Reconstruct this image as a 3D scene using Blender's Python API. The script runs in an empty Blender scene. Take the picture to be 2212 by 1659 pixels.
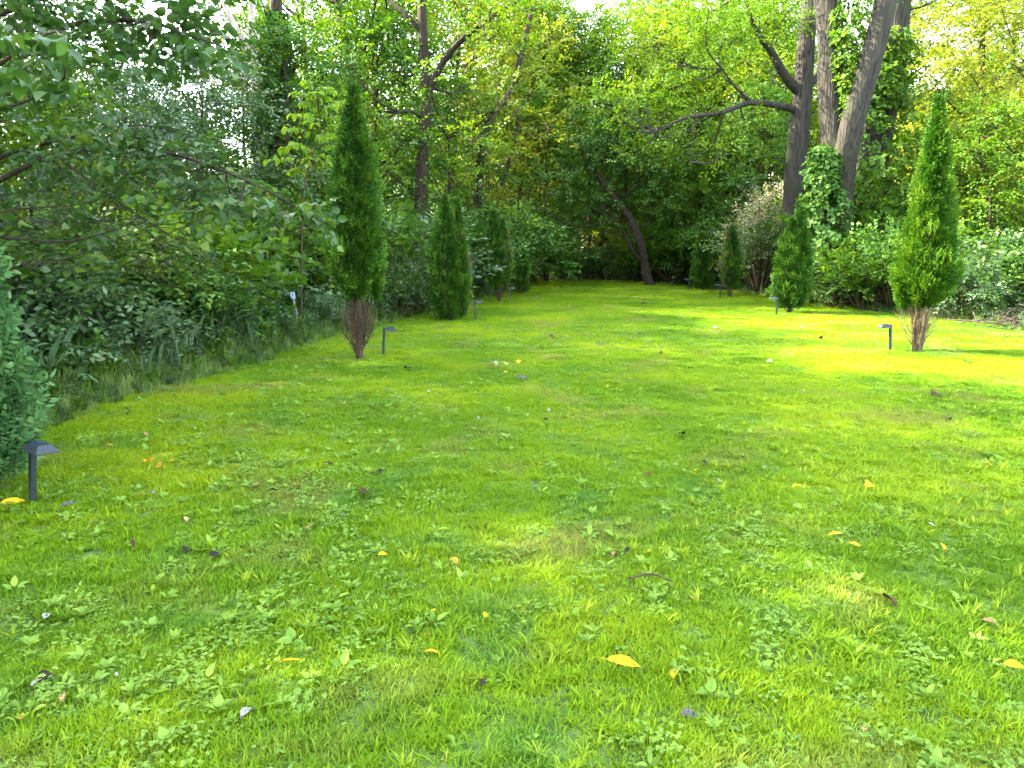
import bpy, math
import numpy as np
from mathutils import Vector, Matrix, Euler

S = bpy.context.scene
C = S.collection
R = math.radians
F = 1600.0; PITCH = R(10.6); EYE = 1.7          # focal length in picture units of 2212x1659, camera tilt, eye height
SUN_AZ = R(-76); SUN_EL = R(36)                 # compass angle from the view direction (+Y), minus = towards -X

# ---------------------------------------------------------------- camera, sky, sun, exposure
cam_d = bpy.data.cameras.new('camera'); cam = bpy.data.objects.new('camera', cam_d); C.objects.link(cam)
cam.location = (0, 0, EYE); cam.rotation_euler = (R(90) - PITCH, 0, 0)
cam_d.lens = F / 2212 * 36; cam_d.clip_end = 800; cam_d.clip_start = .05
S.camera = cam
W = bpy.data.worlds.new('World'); S.world = W; W.use_nodes = True
wn = W.node_tree.nodes; wl = W.node_tree.links; wn.clear()
sky = wn.new('ShaderNodeTexSky'); sky.sky_type = 'NISHITA'; sky.sun_disc = False
sky.sun_elevation = SUN_EL; sky.sun_rotation = SUN_AZ
sky.air_density = 1.0; sky.dust_density = 1.5; sky.ozone_density = 1.0
bg = wn.new('ShaderNodeBackground'); bg.inputs['Strength'].default_value = .15
wo = wn.new('ShaderNodeOutputWorld')
hz = wn.new('ShaderNodeHueSaturation'); hz.inputs['Saturation'].default_value = .5   # thin white haze over the whole sky
wl.new(sky.outputs[0], hz.inputs['Color']); wl.new(hz.outputs[0], bg.inputs[0]); wl.new(bg.outputs[0], wo.inputs[0])
sun_d = bpy.data.lights.new('sun', 'SUN'); sun_d.energy = 3.0; sun_d.angle = R(.6); sun_d.color = (1, .89, .66)
sun = bpy.data.objects.new('sun', sun_d); C.objects.link(sun)
sdir = Vector((math.sin(SUN_AZ) * math.cos(SUN_EL), math.cos(SUN_AZ) * math.cos(SUN_EL), math.sin(SUN_EL)))
sun.rotation_euler = sdir.to_track_quat('Z', 'Y').to_euler()
vs = S.view_settings; vs.view_transform = 'Standard'; vs.look = 'None'; vs.gamma = 1; vs.use_curve_mapping = False
vs.exposure = 4.1
S.cycles.max_bounces = 6; S.cycles.diffuse_bounces = 4; S.cycles.transmission_bounces = 3; S.cycles.glossy_bounces = 1
S.cycles.use_adaptive_sampling = True; S.cycles.adaptive_threshold = .02
S.cycles.sample_clamp_indirect = 6

rng = np.random.default_rng(11)

def Pt(px, py, d):
    """point seen at (px, py) in the 2212x1659 picture, d metres ahead along the ground"""
    u = (px - 1106) / F; v = (829.5 - py) / F
    y = math.cos(PITCH) + v * math.sin(PITCH); z = -math.sin(PITCH) + v * math.cos(PITCH)
    s = d / y
    return Vector((u * s, d, EYE + z * s))
def G(px, py):
    v = (829.5 - py) / F
    y = math.cos(PITCH) + v * math.sin(PITCH); z = -math.sin(PITCH) + v * math.cos(PITCH)
    s = -EYE / z
    return Vector(((px - 1106) / F * s, y * s, 0))
def PXM(d):      # metres per picture unit at distance d (approx.)
    return d / F / math.cos(PITCH)

# ---------------------------------------------------------------- materials
def node_mat(name):
    m = bpy.data.materials.new(name); m.use_nodes = True
    nt = m.node_tree; nt.nodes.clear()
    out = nt.nodes.new('ShaderNodeOutputMaterial')
    return m, nt, nt.nodes, nt.links, out
def ramp(n, stops):
    r = n.new('ShaderNodeValToRGB')
    els = r.color_ramp.elements
    els[0].position, els[0].color = stops[0][0], (*stops[0][1], 1)
    els[1].position, els[1].color = stops[-1][0], (*stops[-1][1], 1)
    for p, c in stops[1:-1]:
        e = els.new(p); e.color = (*c, 1)
    return r
def leaf_mat(name, stops, trans=.38, tcol=(1.25, 1.25, .5), rough=.6, spec=.2, wscale=.35, wamt=.35, world_noise=True):
    """leaf colour varies per leaf (attribute var) and in soft drifts through the place"""
    m, nt, n, l, out = node_mat(name)
    at = n.new('ShaderNodeAttribute'); at.attribute_name = 'var'
    geo = n.new('ShaderNodeNewGeometry')
    no = n.new('ShaderNodeTexNoise'); no.inputs['Scale'].default_value = wscale; no.inputs['Detail'].default_value = 3
    l.new(geo.outputs['Position'], no.inputs['Vector'])
    mx = n.new('ShaderNodeMix'); mx.data_type = 'FLOAT'; mx.inputs[0].default_value = wamt
    l.new(at.outputs['Fac'], mx.inputs[2])
    st = n.new('ShaderNodeMapRange'); st.inputs[1].default_value = .3; st.inputs[2].default_value = .7
    l.new(no.outputs[0], st.inputs[0]); l.new(st.outputs[0], mx.inputs[3])
    r = ramp(n, stops); l.new(mx.outputs[0], r.inputs[0])
    b = n.new('ShaderNodeBsdfPrincipled'); b.inputs['Roughness'].default_value = rough
    b.inputs['Specular IOR Level'].default_value = spec
    l.new(r.outputs[0], b.inputs['Base Color'])
    t = n.new('ShaderNodeBsdfTranslucent')
    mu = n.new('ShaderNodeMix'); mu.data_type = 'RGBA'; mu.blend_type = 'MULTIPLY'; mu.inputs[0].default_value = 1
    mu.clamp_result = False
    l.new(r.outputs[0], mu.inputs[6]); mu.inputs[7].default_value = (*tcol, 1)
    l.new(mu.outputs[2], t.inputs[0])
    ms = n.new('ShaderNodeMixShader'); ms.inputs[0].default_value = trans
    l.new(b.outputs[0], ms.inputs[1]); l.new(t.outputs[0], ms.inputs[2]); l.new(ms.outputs[0], out.inputs[0])
    return m
def bark_mat(name, c1, c2, scale=18, stretch=.12, bump=.6, moss=None):
    m, nt, n, l, out = node_mat(name)
    tc = n.new('ShaderNodeTexCoord'); mp = n.new('ShaderNodeMapping'); mp.inputs['Scale'].default_value = (1, 1, stretch)
    l.new(tc.outputs['Object'], mp.inputs[0])
    no = n.new('ShaderNodeTexNoise'); no.inputs['Scale'].default_value = scale; no.inputs['Detail'].default_value = 6; no.inputs['Distortion'].default_value = .6
    vo = n.new('ShaderNodeTexVoronoi'); vo.feature = 'DISTANCE_TO_EDGE'; vo.inputs['Scale'].default_value = scale
    l.new(mp.outputs[0], no.inputs[0]); l.new(mp.outputs[0], vo.inputs[0])
    a = n.new('ShaderNodeMath'); a.operation = 'MULTIPLY_ADD'; a.inputs[1].default_value = 1.1
    l.new(vo.outputs[0], a.inputs[0]); l.new(no.outputs[0], a.inputs[2])
    r = ramp(n, [(.35, c1), (.55, tuple((x + y) / 2 for x, y in zip(c1, c2))), (.8, c2)]); l.new(a.outputs[0], r.inputs[0])
    col = r.outputs[0]
    n2 = n.new('ShaderNodeTexNoise'); n2.inputs['Scale'].default_value = 1.7; n2.inputs['Detail'].default_value = 4
    l.new(tc.outputs['Object'], n2.inputs[0])
    if moss:
        r2 = ramp(n, [(.5, (0, 0, 0)), (.68, (1, 1, 1))]); l.new(n2.outputs[0], r2.inputs[0])
        mm = n.new('ShaderNodeMix'); mm.data_type = 'RGBA'; l.new(r2.outputs[0], mm.inputs[0]); l.new(col, mm.inputs[6]); mm.inputs[7].default_value = (*moss, 1)
        col = mm.outputs[2]
    b = n.new('ShaderNodeBsdfPrincipled'); b.inputs['Roughness'].default_value = .9; b.inputs['Specular IOR Level'].default_value = .2
    bu = n.new('ShaderNodeBump'); bu.inputs['Strength'].default_value = bump; bu.inputs['Distance'].default_value = .03
    l.new(a.outputs[0], bu.inputs['Height']); l.new(bu.outputs[0], b.inputs['Normal'])
    l.new(col, b.inputs['Base Color']); l.new(b.outputs[0], out.inputs[0])
    return m
def plain_mat(name, col, rough=.5, spec=.5, noise=.15, scale=30, metal=0):
    m, nt, n, l, out = node_mat(name)
    tc = n.new('ShaderNodeTexCoord'); no = n.new('ShaderNodeTexNoise'); no.inputs['Scale'].default_value = scale; no.inputs['Detail'].default_value = 4
    l.new(tc.outputs['Object'], no.inputs[0])
    r = ramp(n, [(.3, tuple(c * (1 - noise) for c in col)), (.7, tuple(min(1, c * (1 + noise)) for c in col))]); l.new(no.outputs[0], r.inputs[0])
    b = n.new('ShaderNodeBsdfPrincipled'); b.inputs['Roughness'].default_value = rough; b.inputs['Specular IOR Level'].default_value = spec
    b.inputs['Metallic'].default_value = metal
    l.new(r.outputs[0], b.inputs['Base Color']); l.new(b.outputs[0], out.inputs[0])
    return m

M = {}
M['leaf'] = leaf_mat('leaf_green', [(0, (.022, .07, .005)), (.5, (.058, .135, .009)), (.85, (.12, .20, .010)), (1, (.23, .25, .012))])
M['dark'] = leaf_mat('leaf_deep_green', [(0, (.016, .055, .008)), (.6, (.045, .12, .016)), (1, (.12, .19, .02))], trans=.3)
M['blue'] = leaf_mat('leaf_cool_green', [(0, (.03, .07, .03)), (.6, (.06, .12, .05)), (1, (.11, .18, .06))], trans=.28, spec=.4, rough=.45)
M['gold'] = leaf_mat('leaf_sunlit_yellow', [(0, (.08, .13, .015)), (.5, (.15, .19, .02)), (.85, (.25, .24, .02)), (1, (.33, .25, .02))], trans=.45)  # leaves glowing in the sun, the light painted in as a yellower colour
M['lime'] = leaf_mat('leaf_lime', [(0, (.08, .19, .015)), (1, (.18, .28, .02))], trans=.45)
M['lime2'] = leaf_mat('leaf_linden', [(0, (.02, .06, .014)), (.7, (.042, .10, .024)), (1, (.11, .17, .02))], trans=.38, spec=.4, rough=.5)
M['pink'] = leaf_mat('leaf_pale_pinkish', [(0, (.05, .10, .03)), (.55, (.08, .14, .045)), (.72, (.32, .27, .23)), (1, (.5, .42, .38))], trans=.3)
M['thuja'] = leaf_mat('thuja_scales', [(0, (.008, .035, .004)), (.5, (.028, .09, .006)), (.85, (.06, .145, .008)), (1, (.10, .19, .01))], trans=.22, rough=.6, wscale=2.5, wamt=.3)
M['thuja_sun'] = leaf_mat('thuja_scales_sunlit', [(0, (.012, .055, .003)), (.6, (.038, .115, .006)), (1, (.11, .19, .009))], trans=.3, rough=.6, wscale=2.0, wamt=.3)  # lit copy of the scale green, sunlight put into the colour
M['thuja_pale'] = leaf_mat('thuja_scales_mint', [(0, (.02, .07, .02)), (.6, (.05, .13, .04)), (1, (.10, .20, .06))], trans=.25, rough=.6, wscale=3, wamt=.3)
M['thuja_rim_light'] = leaf_mat('thuja_scales_sunlit_rim', [(0, (.05, .06, .015)), (.6, (.10, .11, .03)), (1, (.25, .19, .09))], trans=.25, rough=.6, wscale=3, wamt=.3)  # sunlit rim painted as a paler leaf colour on one flank
M['bark'] = bark_mat('bark_dark', (.008, .006, .004), (.034, .026, .016))
M['bark_grey'] = bark_mat('bark_grey', (.008, .0075, .0065), (.045, .040, .032), scale=16, stretch=.09, bump=1.0, moss=(.028, .032, .018))
M['bark_pale'] = bark_mat('bark_pale', (.16, .13, .11), (.42, .36, .31), scale=8, stretch=.3, bump=.3)
M['twig'] = bark_mat('twig_brown', (.02, .014, .009), (.07, .048, .028), scale=40)
M['twig_dry'] = bark_mat('twig_dry', (.035, .027, .014), (.12, .092, .05), scale=40)
M['deadwood'] = bark_mat('deadwood', (.02, .016, .012), (.06, .046, .034), scale=30)

# ---------------------------------------------------------------- mesh helpers
def mesh_from(name, V, faces, var=None, smooth=False, mats=(), midx=None):
    """V (n,3); faces: list of (k,m) int arrays"""
    me = bpy.data.meshes.new(name)
    V = np.asarray(V, np.float32)
    me.vertices.add(len(V)); me.vertices.foreach_set('co', V.ravel())
    if not isinstance(faces, list): faces = [faces]
    faces = [np.asarray(f, np.int32) for f in faces if len(f)]
    loops = np.concatenate([f.ravel() for f in faces])
    sizes = np.concatenate([np.full(len(f), f.shape[1], np.int32) for f in faces])
    starts = np.concatenate([[0], np.cumsum(sizes)[:-1]]).astype(np.int32)
    me.loops.add(len(loops)); me.loops.foreach_set('vertex_index', loops)
    me.polygons.add(len(sizes)); me.polygons.foreach_set('loop_start', starts)
    if var is not None:
        a = me.attributes.new('var', 'FLOAT', 'POINT'); a.data.foreach_set('value', np.asarray(var, np.float32))
    if smooth: me.polygons.foreach_set('use_smooth', np.ones(len(sizes), bool))
    if midx is not None: me.polygons.foreach_set('material_index', np.asarray(midx, np.int32))
    for m in mats: me.materials.append(m)
    me.update(calc_edges=True)
    return me
def obj(name, me, parent=None, loc=(0, 0, 0), rot=(0, 0, 0), scl=1, **props):
    o = bpy.data.objects.new(name, me); C.objects.link(o)
    if parent: o.parent = parent
    o.location = loc; o.rotation_euler = rot; o.scale = (scl,) * 3 if not hasattr(scl, '__len__') else scl
    for k, v in props.items(): o[k] = v
    return o
def thing(name, label, cat, loc=(0, 0, 0), group=None, rotz=0, scl=1):
    o = obj(name, None, None, loc, (0, 0, rotz), scl, label=label, category=cat)
    o.empty_display_size = .2
    if group: o['group'] = group
    return o
def unit(a):
    return a / np.maximum(np.linalg.norm(a, axis=-1, keepdims=True), 1e-9)
def rnd_dirs(n): return unit(rng.normal(size=(n, 3)))

class Leaves:
    """collects leaves: base point, direction, normal, length, width, colour value"""
    def __init__(s): s.b = []; s.d = []; s.n = []; s.l = []; s.w = []; s.v = []
    def add(s, b, d, n, l, w, v):
        s.b.append(b); s.d.append(d); s.n.append(n); s.l.append(np.broadcast_to(l, len(b))); s.w.append(np.broadcast_to(w, len(b))); s.v.append(v)
    def mesh(s, name, mats, fold=.18, shape='kite', origin=(0, 0, 0)):
        b = np.concatenate(s.b) - np.array(origin); d = unit(np.concatenate(s.d)); n = np.concatenate(s.n)
        side = unit(np.cross(d, n)); n = unit(np.cross(side, d))
        l = np.concatenate(s.l)[:, None]; w = np.concatenate(s.w)[:, None]; v = np.concatenate(s.v); N = len(b)
        if shape == 'kite':
            pts = [b, b + d * l * .42 + side * w * .5 + n * w * fold, b + d * l - n * l * .08, b + d * l * .42 - side * w * .5 + n * w * fold]
            f = np.array([[0, 1, 2, 3]])
        elif shape == 'leaf':          # two halves folded on the midrib
            pts = [b, b + d * l * .10 + side * w * .34 + n * w * fold * .8, b + d * l * .36 + side * w * .5 + n * w * fold, b + d * l * .70 + side * w * .30 + n * w * fold * .6, b + d * l - n * l * .12,
                   b + d * l * .70 - side * w * .30 + n * w * fold * .6, b + d * l * .36 - side * w * .5 + n * w * fold, b + d * l * .10 - side * w * .34 + n * w * fold * .8]
            f = np.array([[0, 1, 2, 3, 4], [0, 4, 5, 6, 7]])
        elif shape == 'blade':         # grass blade bending over
            droop = n * 0
            pts = [b - side * w * .5, b + side * w * .5, b + d * l * .55 + side * w * .42 + n * l * .05, b + d * l * .55 - side * w * .42 + n * l * .05, b + d * l * .92 + n * l * .28]
            V = np.stack(pts, 1).reshape(-1, 3); k = 5
            base = (np.arange(N) * k)[:, None]
            return mesh_from(name, V, [base + np.array([0, 1, 2, 3]), base + np.array([3, 2, 4])], np.repeat(v, k), False, mats)
        k = len(pts)
        V = np.stack(pts, 1).reshape(-1, 3)
        F_ = ((np.arange(N) * k)[:, None, None] + f[None]).reshape(-1, f.shape[1])
        return mesh_from(name, V, F_, np.repeat(v, k), False, mats)
    def count(s): return sum(len(x) for x in s.b)

def sprays(L, Cn, D, N, length, K, ll, lw, v, spread=.9, droop=.25, flat=.25, lv=.25):
    """leafy twigs: from Cn along D, lying in the plane of normal N"""
    n = len(Cn)
    if n == 0: return
    D = unit(D); side = unit(np.cross(D, N)); N = unit(np.cross(side, D))
    t = (np.arange(K) + .5) / K
    t = np.clip(t[None] + rng.normal(0, .04, (n, K)), 0, 1.05)
    sg = np.where(np.arange(K) % 2, 1, -1)[None] * np.ones((n, 1))
    ln = np.broadcast_to(length, n)[:, None]
    b = Cn[:, None] + D[:, None] * (t * ln)[..., None] - np.array([0, 0, 1.]) * (t ** 2 * ln * droop)[..., None]
    d = D[:, None] * (1.1 - spread * .5) + side[:, None] * (sg * spread)[..., None] + rng.normal(0, .22, (n, K, 3))
    d = d - np.array([0, 0, .25])
    nn = N[:, None] + rng.normal(0, flat, (n, K, 3))
    vv = np.clip(np.broadcast_to(v, n)[:, None] + rng.normal(0, lv, (n, K)), 0, 1)
    s = rng.uniform(.7, 1.2, (n, K))
    b = b + side[:, None] * (sg * ln * .05)[..., None]
    L.add(b.reshape(-1, 3), d.reshape(-1, 3), nn.reshape(-1, 3), (s * ll).ravel(), (s * lw).ravel(), vv.ravel())

def clump_sprays(L, c, r, n, length, K, ll, lw, v=.5, shell=.5, upward=.15, flat=.3, up=1.0):
    c = np.array(c, float); r = np.broadcast_to(np.array(r, float), 3)
    u = rnd_dirs(n); u[:, 2] = np.where(rng.random(n) < .3, np.abs(u[:, 2]), u[:, 2])
    rad = rng.random(n) ** shell
    lump = 1 + .22 * np.sin(u[:, 0] * 5 + c[0] * 3) * np.sin(u[:, 1] * 4 + c[1]) + .15 * np.sin(u[:, 2] * 7 + c[2])
    p = c + u * r * (rad * lump)[:, None]
    D = u * np.array([1, 1, .5]) + np.array([0, 0, upward]) + rng.normal(0, .35, (n, 3))
    N = np.array([0, 0, up]) + u * .5 + rng.normal(0, .25, (n, 3))
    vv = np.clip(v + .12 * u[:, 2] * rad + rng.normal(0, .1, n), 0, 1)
    sprays(L, p, D, N, length * rng.uniform(.6, 1.2, n), K, ll, lw, vv, flat=flat)

class Tubes:
    def __init__(s): s.V = []; s.F = []; s.c = 0; s.v = []
    def add(s, pts, rad, seg=6, lump=0, flare=0, cap=True):
        pts = np.array([tuple(p) for p in pts], float); rad = np.broadcast_to(np.array(rad, float), len(pts)).copy()
        n = len(pts)
        T = np.gradient(pts, axis=0); T = unit(T)
        ref = np.array([1., 0, 0]) if abs(T[0][0]) < .8 else np.array([0, 1., 0])
        A = unit(np.cross(T, ref)); B = np.cross(T, A)
        a = np.linspace(0, 2 * np.pi, seg, endpoint=False)
        ca, sa = np.cos(a), np.sin(a)
        rr = np.repeat(rad[:, None], seg, 1)
        if lump:
            ph = rng.uniform(0, 6, 6); z = np.linspace(0, n, n)[:, None]
            rr = rr * (1 + lump * (np.sin(3 * a[None] + ph[0] + z * .25) * .5 + np.sin(5 * a[None] + ph[1] - z * .2) * .35 + np.sin(11 * a[None] + ph[2] + z * .12) * .3) + rng.normal(0, lump * .2, (n, seg)))
        ring = pts[:, None] + (A[:, None] * ca[None, :, None] + B[:, None] * sa[None, :, None]) * rr[..., None]
        V = ring.reshape(-1, 3)
        i = np.arange(n - 1)[:, None] * seg; j = np.arange(seg)[None]
        q = np.stack([i + j, i + (j + 1) % seg, i + seg + (j + 1) % seg, i + seg + j], -1).reshape(-1, 4) + s.c
        s.V.append(V); s.F.append(q); s.c += len(V)
        if cap:
            s.V.append(pts[-1:] + T[-1:] * rad[-1]); k = s.c; s.c += 1
            e = k - seg + np.arange(seg)
            s.F.append(np.stack([e, np.roll(e, -1), np.full(seg, k), np.full(seg, k)], -1)[:, [0, 1, 2]])
    def mesh(s, name, mat, origin=(0, 0, 0), smooth=True):
        V = np.concatenate(s.V) - np.array(origin)
        q = [f for f in s.F if f.shape[1] == 4]; t = [f for f in s.F if f.shape[1] == 3]
        fs = [np.concatenate(q)] + ([np.concatenate(t)] if t else [])
        return mesh_from(name, V, fs, None, smooth, [mat])

def smooth_line(pts, n):
    """Catmull-Rom through the points"""
    P = np.array([tuple(p) for p in pts], float)
    if len(P) == 2: return P[0] + (P[1] - P[0]) * np.linspace(0, 1, n)[:, None]
    Q = np.vstack([2 * P[0] - P[1], P, 2 * P[-1] - P[-2]])
    t = np.linspace(0, len(P) - 1 - 1e-6, n); i = t.astype(int); f = (t - i)[:, None]
    a, b, c, d = Q[i], Q[i + 1], Q[i + 2], Q[i + 3]
    return .5 * (2 * b + (c - a) * f + (2 * a - 5 * b + 4 * c - d) * f ** 2 + (3 * b - 3 * c + d - a) * f ** 3)

def wander(pts, amt):
    pts = pts.copy(); n = len(pts); ph = rng.uniform(0, 6, 6); t = np.linspace(0, 1, n)
    for k in range(2): pts[:, k] += amt * t * (np.sin(t * 7 + ph[k]) + .5 * np.sin(t * 15 + ph[k + 2]))
    return pts

def X(px, d):    # ground x of picture column px at distance d
    return (px - 1106) / F * (d * math.cos(PITCH) + EYE * math.sin(PITCH))
def H(py, d):    # height seen at picture row py at distance d
    return Pt(1106, py, d).z

def inside(poly, x, y):
    r = np.zeros(len(x), bool); n = len(poly)
    for i in range(n):
        x1, y1 = poly[i]; x2, y2 = poly[(i + 1) % n]
        c = ((y1 > y) != (y2 > y)) & (x < (x2 - x1) * (y - y1) / (y2 - y1 + 1e-12) + x1)
        r ^= c
    return r
def edge_dist(line, x, y):
    d = np.full(len(x), 1e9)
    for (x1, y1), (x2, y2) in zip(line[:-1], line[1:]):
        vx, vy = x2 - x1, y2 - y1
        t = np.clip(((x - x1) * vx + (y - y1) * vy) / (vx * vx + vy * vy), 0, 1)
        d = np.minimum(d, np.hypot(x - x1 - t * vx, y - y1 - t * vy))
    return d

# ---------------------------------------------------------------- ground, lawn
left_line = [(-4.6, -8), (-4.5, 2), (-4.25, 4.6)] + [tuple(G(*p).xy) for p in
    [(75, 925), (150, 893), (240, 868), (330, 845), (450, 808), (560, 778), (640, 748), (720, 722), (860, 690), (930, 668), (1010, 648), (1080, 633), (1118, 614), (1150, 606)]]
far_line = [tuple(G(*p).xy) for p in [(1200, 604), (1290, 605), (1380, 610), (1450, 613)]]
right_line = [tuple(G(*p).xy) for p in [(1500, 618), (1590, 632), (1660, 643), (1760, 655), (1850, 668), (1930, 678), (2040, 690), (2130, 700), (2212, 722), (2330, 745)]] + [(13.5, 8), (14, -8)]
lawn_poly = left_line + far_line + right_line

def soil_mat(name, c1, c2, c3, scale=3.0, bump=.5):
    m, nt, n, l, out = node_mat(name)
    g = n.new('ShaderNodeNewGeometry')
    a = n.new('ShaderNodeTexNoise'); a.inputs['Scale'].default_value = scale; a.inputs['Detail'].default_value = 8; a.inputs['Roughness'].default_value = .7
    b2 = n.new('ShaderNodeTexVoronoi'); b2.inputs['Scale'].default_value = scale * 12
    l.new(g.outputs['Position'], a.inputs[0]); l.new(g.outputs['Position'], b2.inputs[0])
    r = ramp(n, [(.35, c1), (.52, c2), (.68, c3)]); l.new(a.outputs[0], r.inputs[0])
    mx = n.new('ShaderNodeMix'); mx.data_type = 'RGBA'; mx.blend_type = 'OVERLAY'; mx.inputs[0].default_value = .5
    l.new(r.outputs[0], mx.inputs[6]); l.new(b2.outputs['Distance'], mx.inputs[7])
    hs = n.new('ShaderNodeHueSaturation'); hs.inputs['Saturation'].default_value = .8; l.new(mx.outputs[2], hs.inputs['Color'])
    p = n.new('ShaderNodeBsdfPrincipled'); p.inputs['Roughness'].default_value = .95; p.inputs['Specular IOR Level'].default_value = .1
    bu = n.new('ShaderNodeBump'); bu.inputs['Strength'].default_value = bump; bu.inputs['Distance'].default_value = .04
    l.new(b2.outputs['Distance'], bu.inputs['Height']); l.new(bu.outputs[0], p.inputs['Normal'])
    l.new(hs.outputs[0], p.inputs['Base Color']); l.new(p.outputs[0], out.inputs[0])
    return m
gx = np.concatenate([[-320, -150, -70], np.linspace(-40, 40, 41), [70, 150, 320]])
gy = np.concatenate([[-320, -100, -40], np.linspace(-15, 65, 41), [100, 180, 400]])
XX, YY = np.meshgrid(gx, gy)
lawn_m = inside(lawn_poly, XX.ravel(), YY.ravel())
dl = edge_dist(lawn_poly + [lawn_poly[0]], XX.ravel(), YY.ravel())
ZZ = np.where(lawn_m | (dl < 2.5), 0, 1) * np.minimum(1, (dl - 2.5) / 4) * (.12 * np.sin(XX.ravel() * .5) * np.cos(YY.ravel() * .4) - .05)
V = np.stack([XX.ravel(), YY.ravel(), ZZ], 1)
nx = len(gx); i = (np.arange(len(gy) - 1)[:, None] * nx + np.arange(nx - 1)[None]).ravel()
ground = obj('ground', mesh_from('ground', V, np.stack([i, i + 1, i + nx + 1, i + nx], 1), None, True,
             [soil_mat('forest_floor', (.018, .022, .008), (.04, .04, .018), (.09, .07, .04))]), kind='structure')
import bmesh
bm = bmesh.new(); bm.faces.new([bm.verts.new((x, y, .004)) for x, y in lawn_poly])
bmesh.ops.triangulate(bm, faces=bm.faces[:])
me = bpy.data.meshes.new('lawn'); bm.to_mesh(me); bm.free()
me.materials.append(soil_mat('lawn_thatch', (.035, .07, .005), (.055, .11, .007), (.09, .12, .015), 2.2, .3))
obj('lawn', me, kind='structure')

# ---------------------------------------------------------------- scatter by geometry nodes (for uncountable cover only)
def scatter(name, variants, pos, rotz, scl, idx, tilt=None, **props):
    col = bpy.data.collections.new(name + '_variants')
    for k, me in enumerate(variants):
        o = bpy.data.objects.new(f'{name}_piece_{k:02d}', me); col.objects.link(o)
    n = len(pos)
    me = bpy.data.meshes.new(name); me.vertices.add(n); me.vertices.foreach_set('co', np.asarray(pos, np.float32).ravel())
    rot = np.zeros((n, 3), np.float32); rot[:, 2] = rotz
    if tilt is not None: rot[:, 0] = tilt
    me.attributes.new('rot', 'FLOAT_VECTOR', 'POINT').data.foreach_set('vector', rot.ravel())
    me.attributes.new('scl', 'FLOAT', 'POINT').data.foreach_set('value', np.asarray(scl, np.float32))
    me.attributes.new('pick', 'INT', 'POINT').data.foreach_set('value', np.asarray(idx, np.int32))
    o = obj(name, me, **props)
    ng = bpy.data.node_groups.new(name, 'GeometryNodeTree')
    ng.interface.new_socket('Geometry', in_out='INPUT', socket_type='NodeSocketGeometry')
    ng.interface.new_socket('Geometry', in_out='OUTPUT', socket_type='NodeSocketGeometry')
    N = ng.nodes; L = ng.links
    gi = N.new('NodeGroupInput'); go = N.new('NodeGroupOutput')
    ci = N.new('GeometryNodeCollectionInfo'); ci.inputs[0].default_value = col
    ci.inputs['Separate Children'].default_value = True; ci.inputs['Reset Children'].default_value = True
    ip = N.new('GeometryNodeInstanceOnPoints'); ip.inputs['Pick Instance'].default_value = True
    def na(nm, ty):
        a = N.new('GeometryNodeInputNamedAttribute'); a.data_type = ty; a.inputs['Name'].default_value = nm
        return a.outputs['Attribute']
    e = N.new('FunctionNodeEulerToRotation'); L.new(na('rot', 'FLOAT_VECTOR'), e.inputs[0])
    L.new(gi.outputs[0], ip.inputs['Points']); L.new(ci.outputs[0], ip.inputs['Instance'])
    L.new(na('pick', 'INT'), ip.inputs['Instance Index']); L.new(e.outputs[0], ip.inputs['Rotation']); L.new(na('scl', 'FLOAT'), ip.inputs['Scale'])
    L.new(ip.outputs[0], go.inputs[0])
    md = o.modifiers.new('scatter', 'NODES'); md.node_group = ng
    return o

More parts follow.
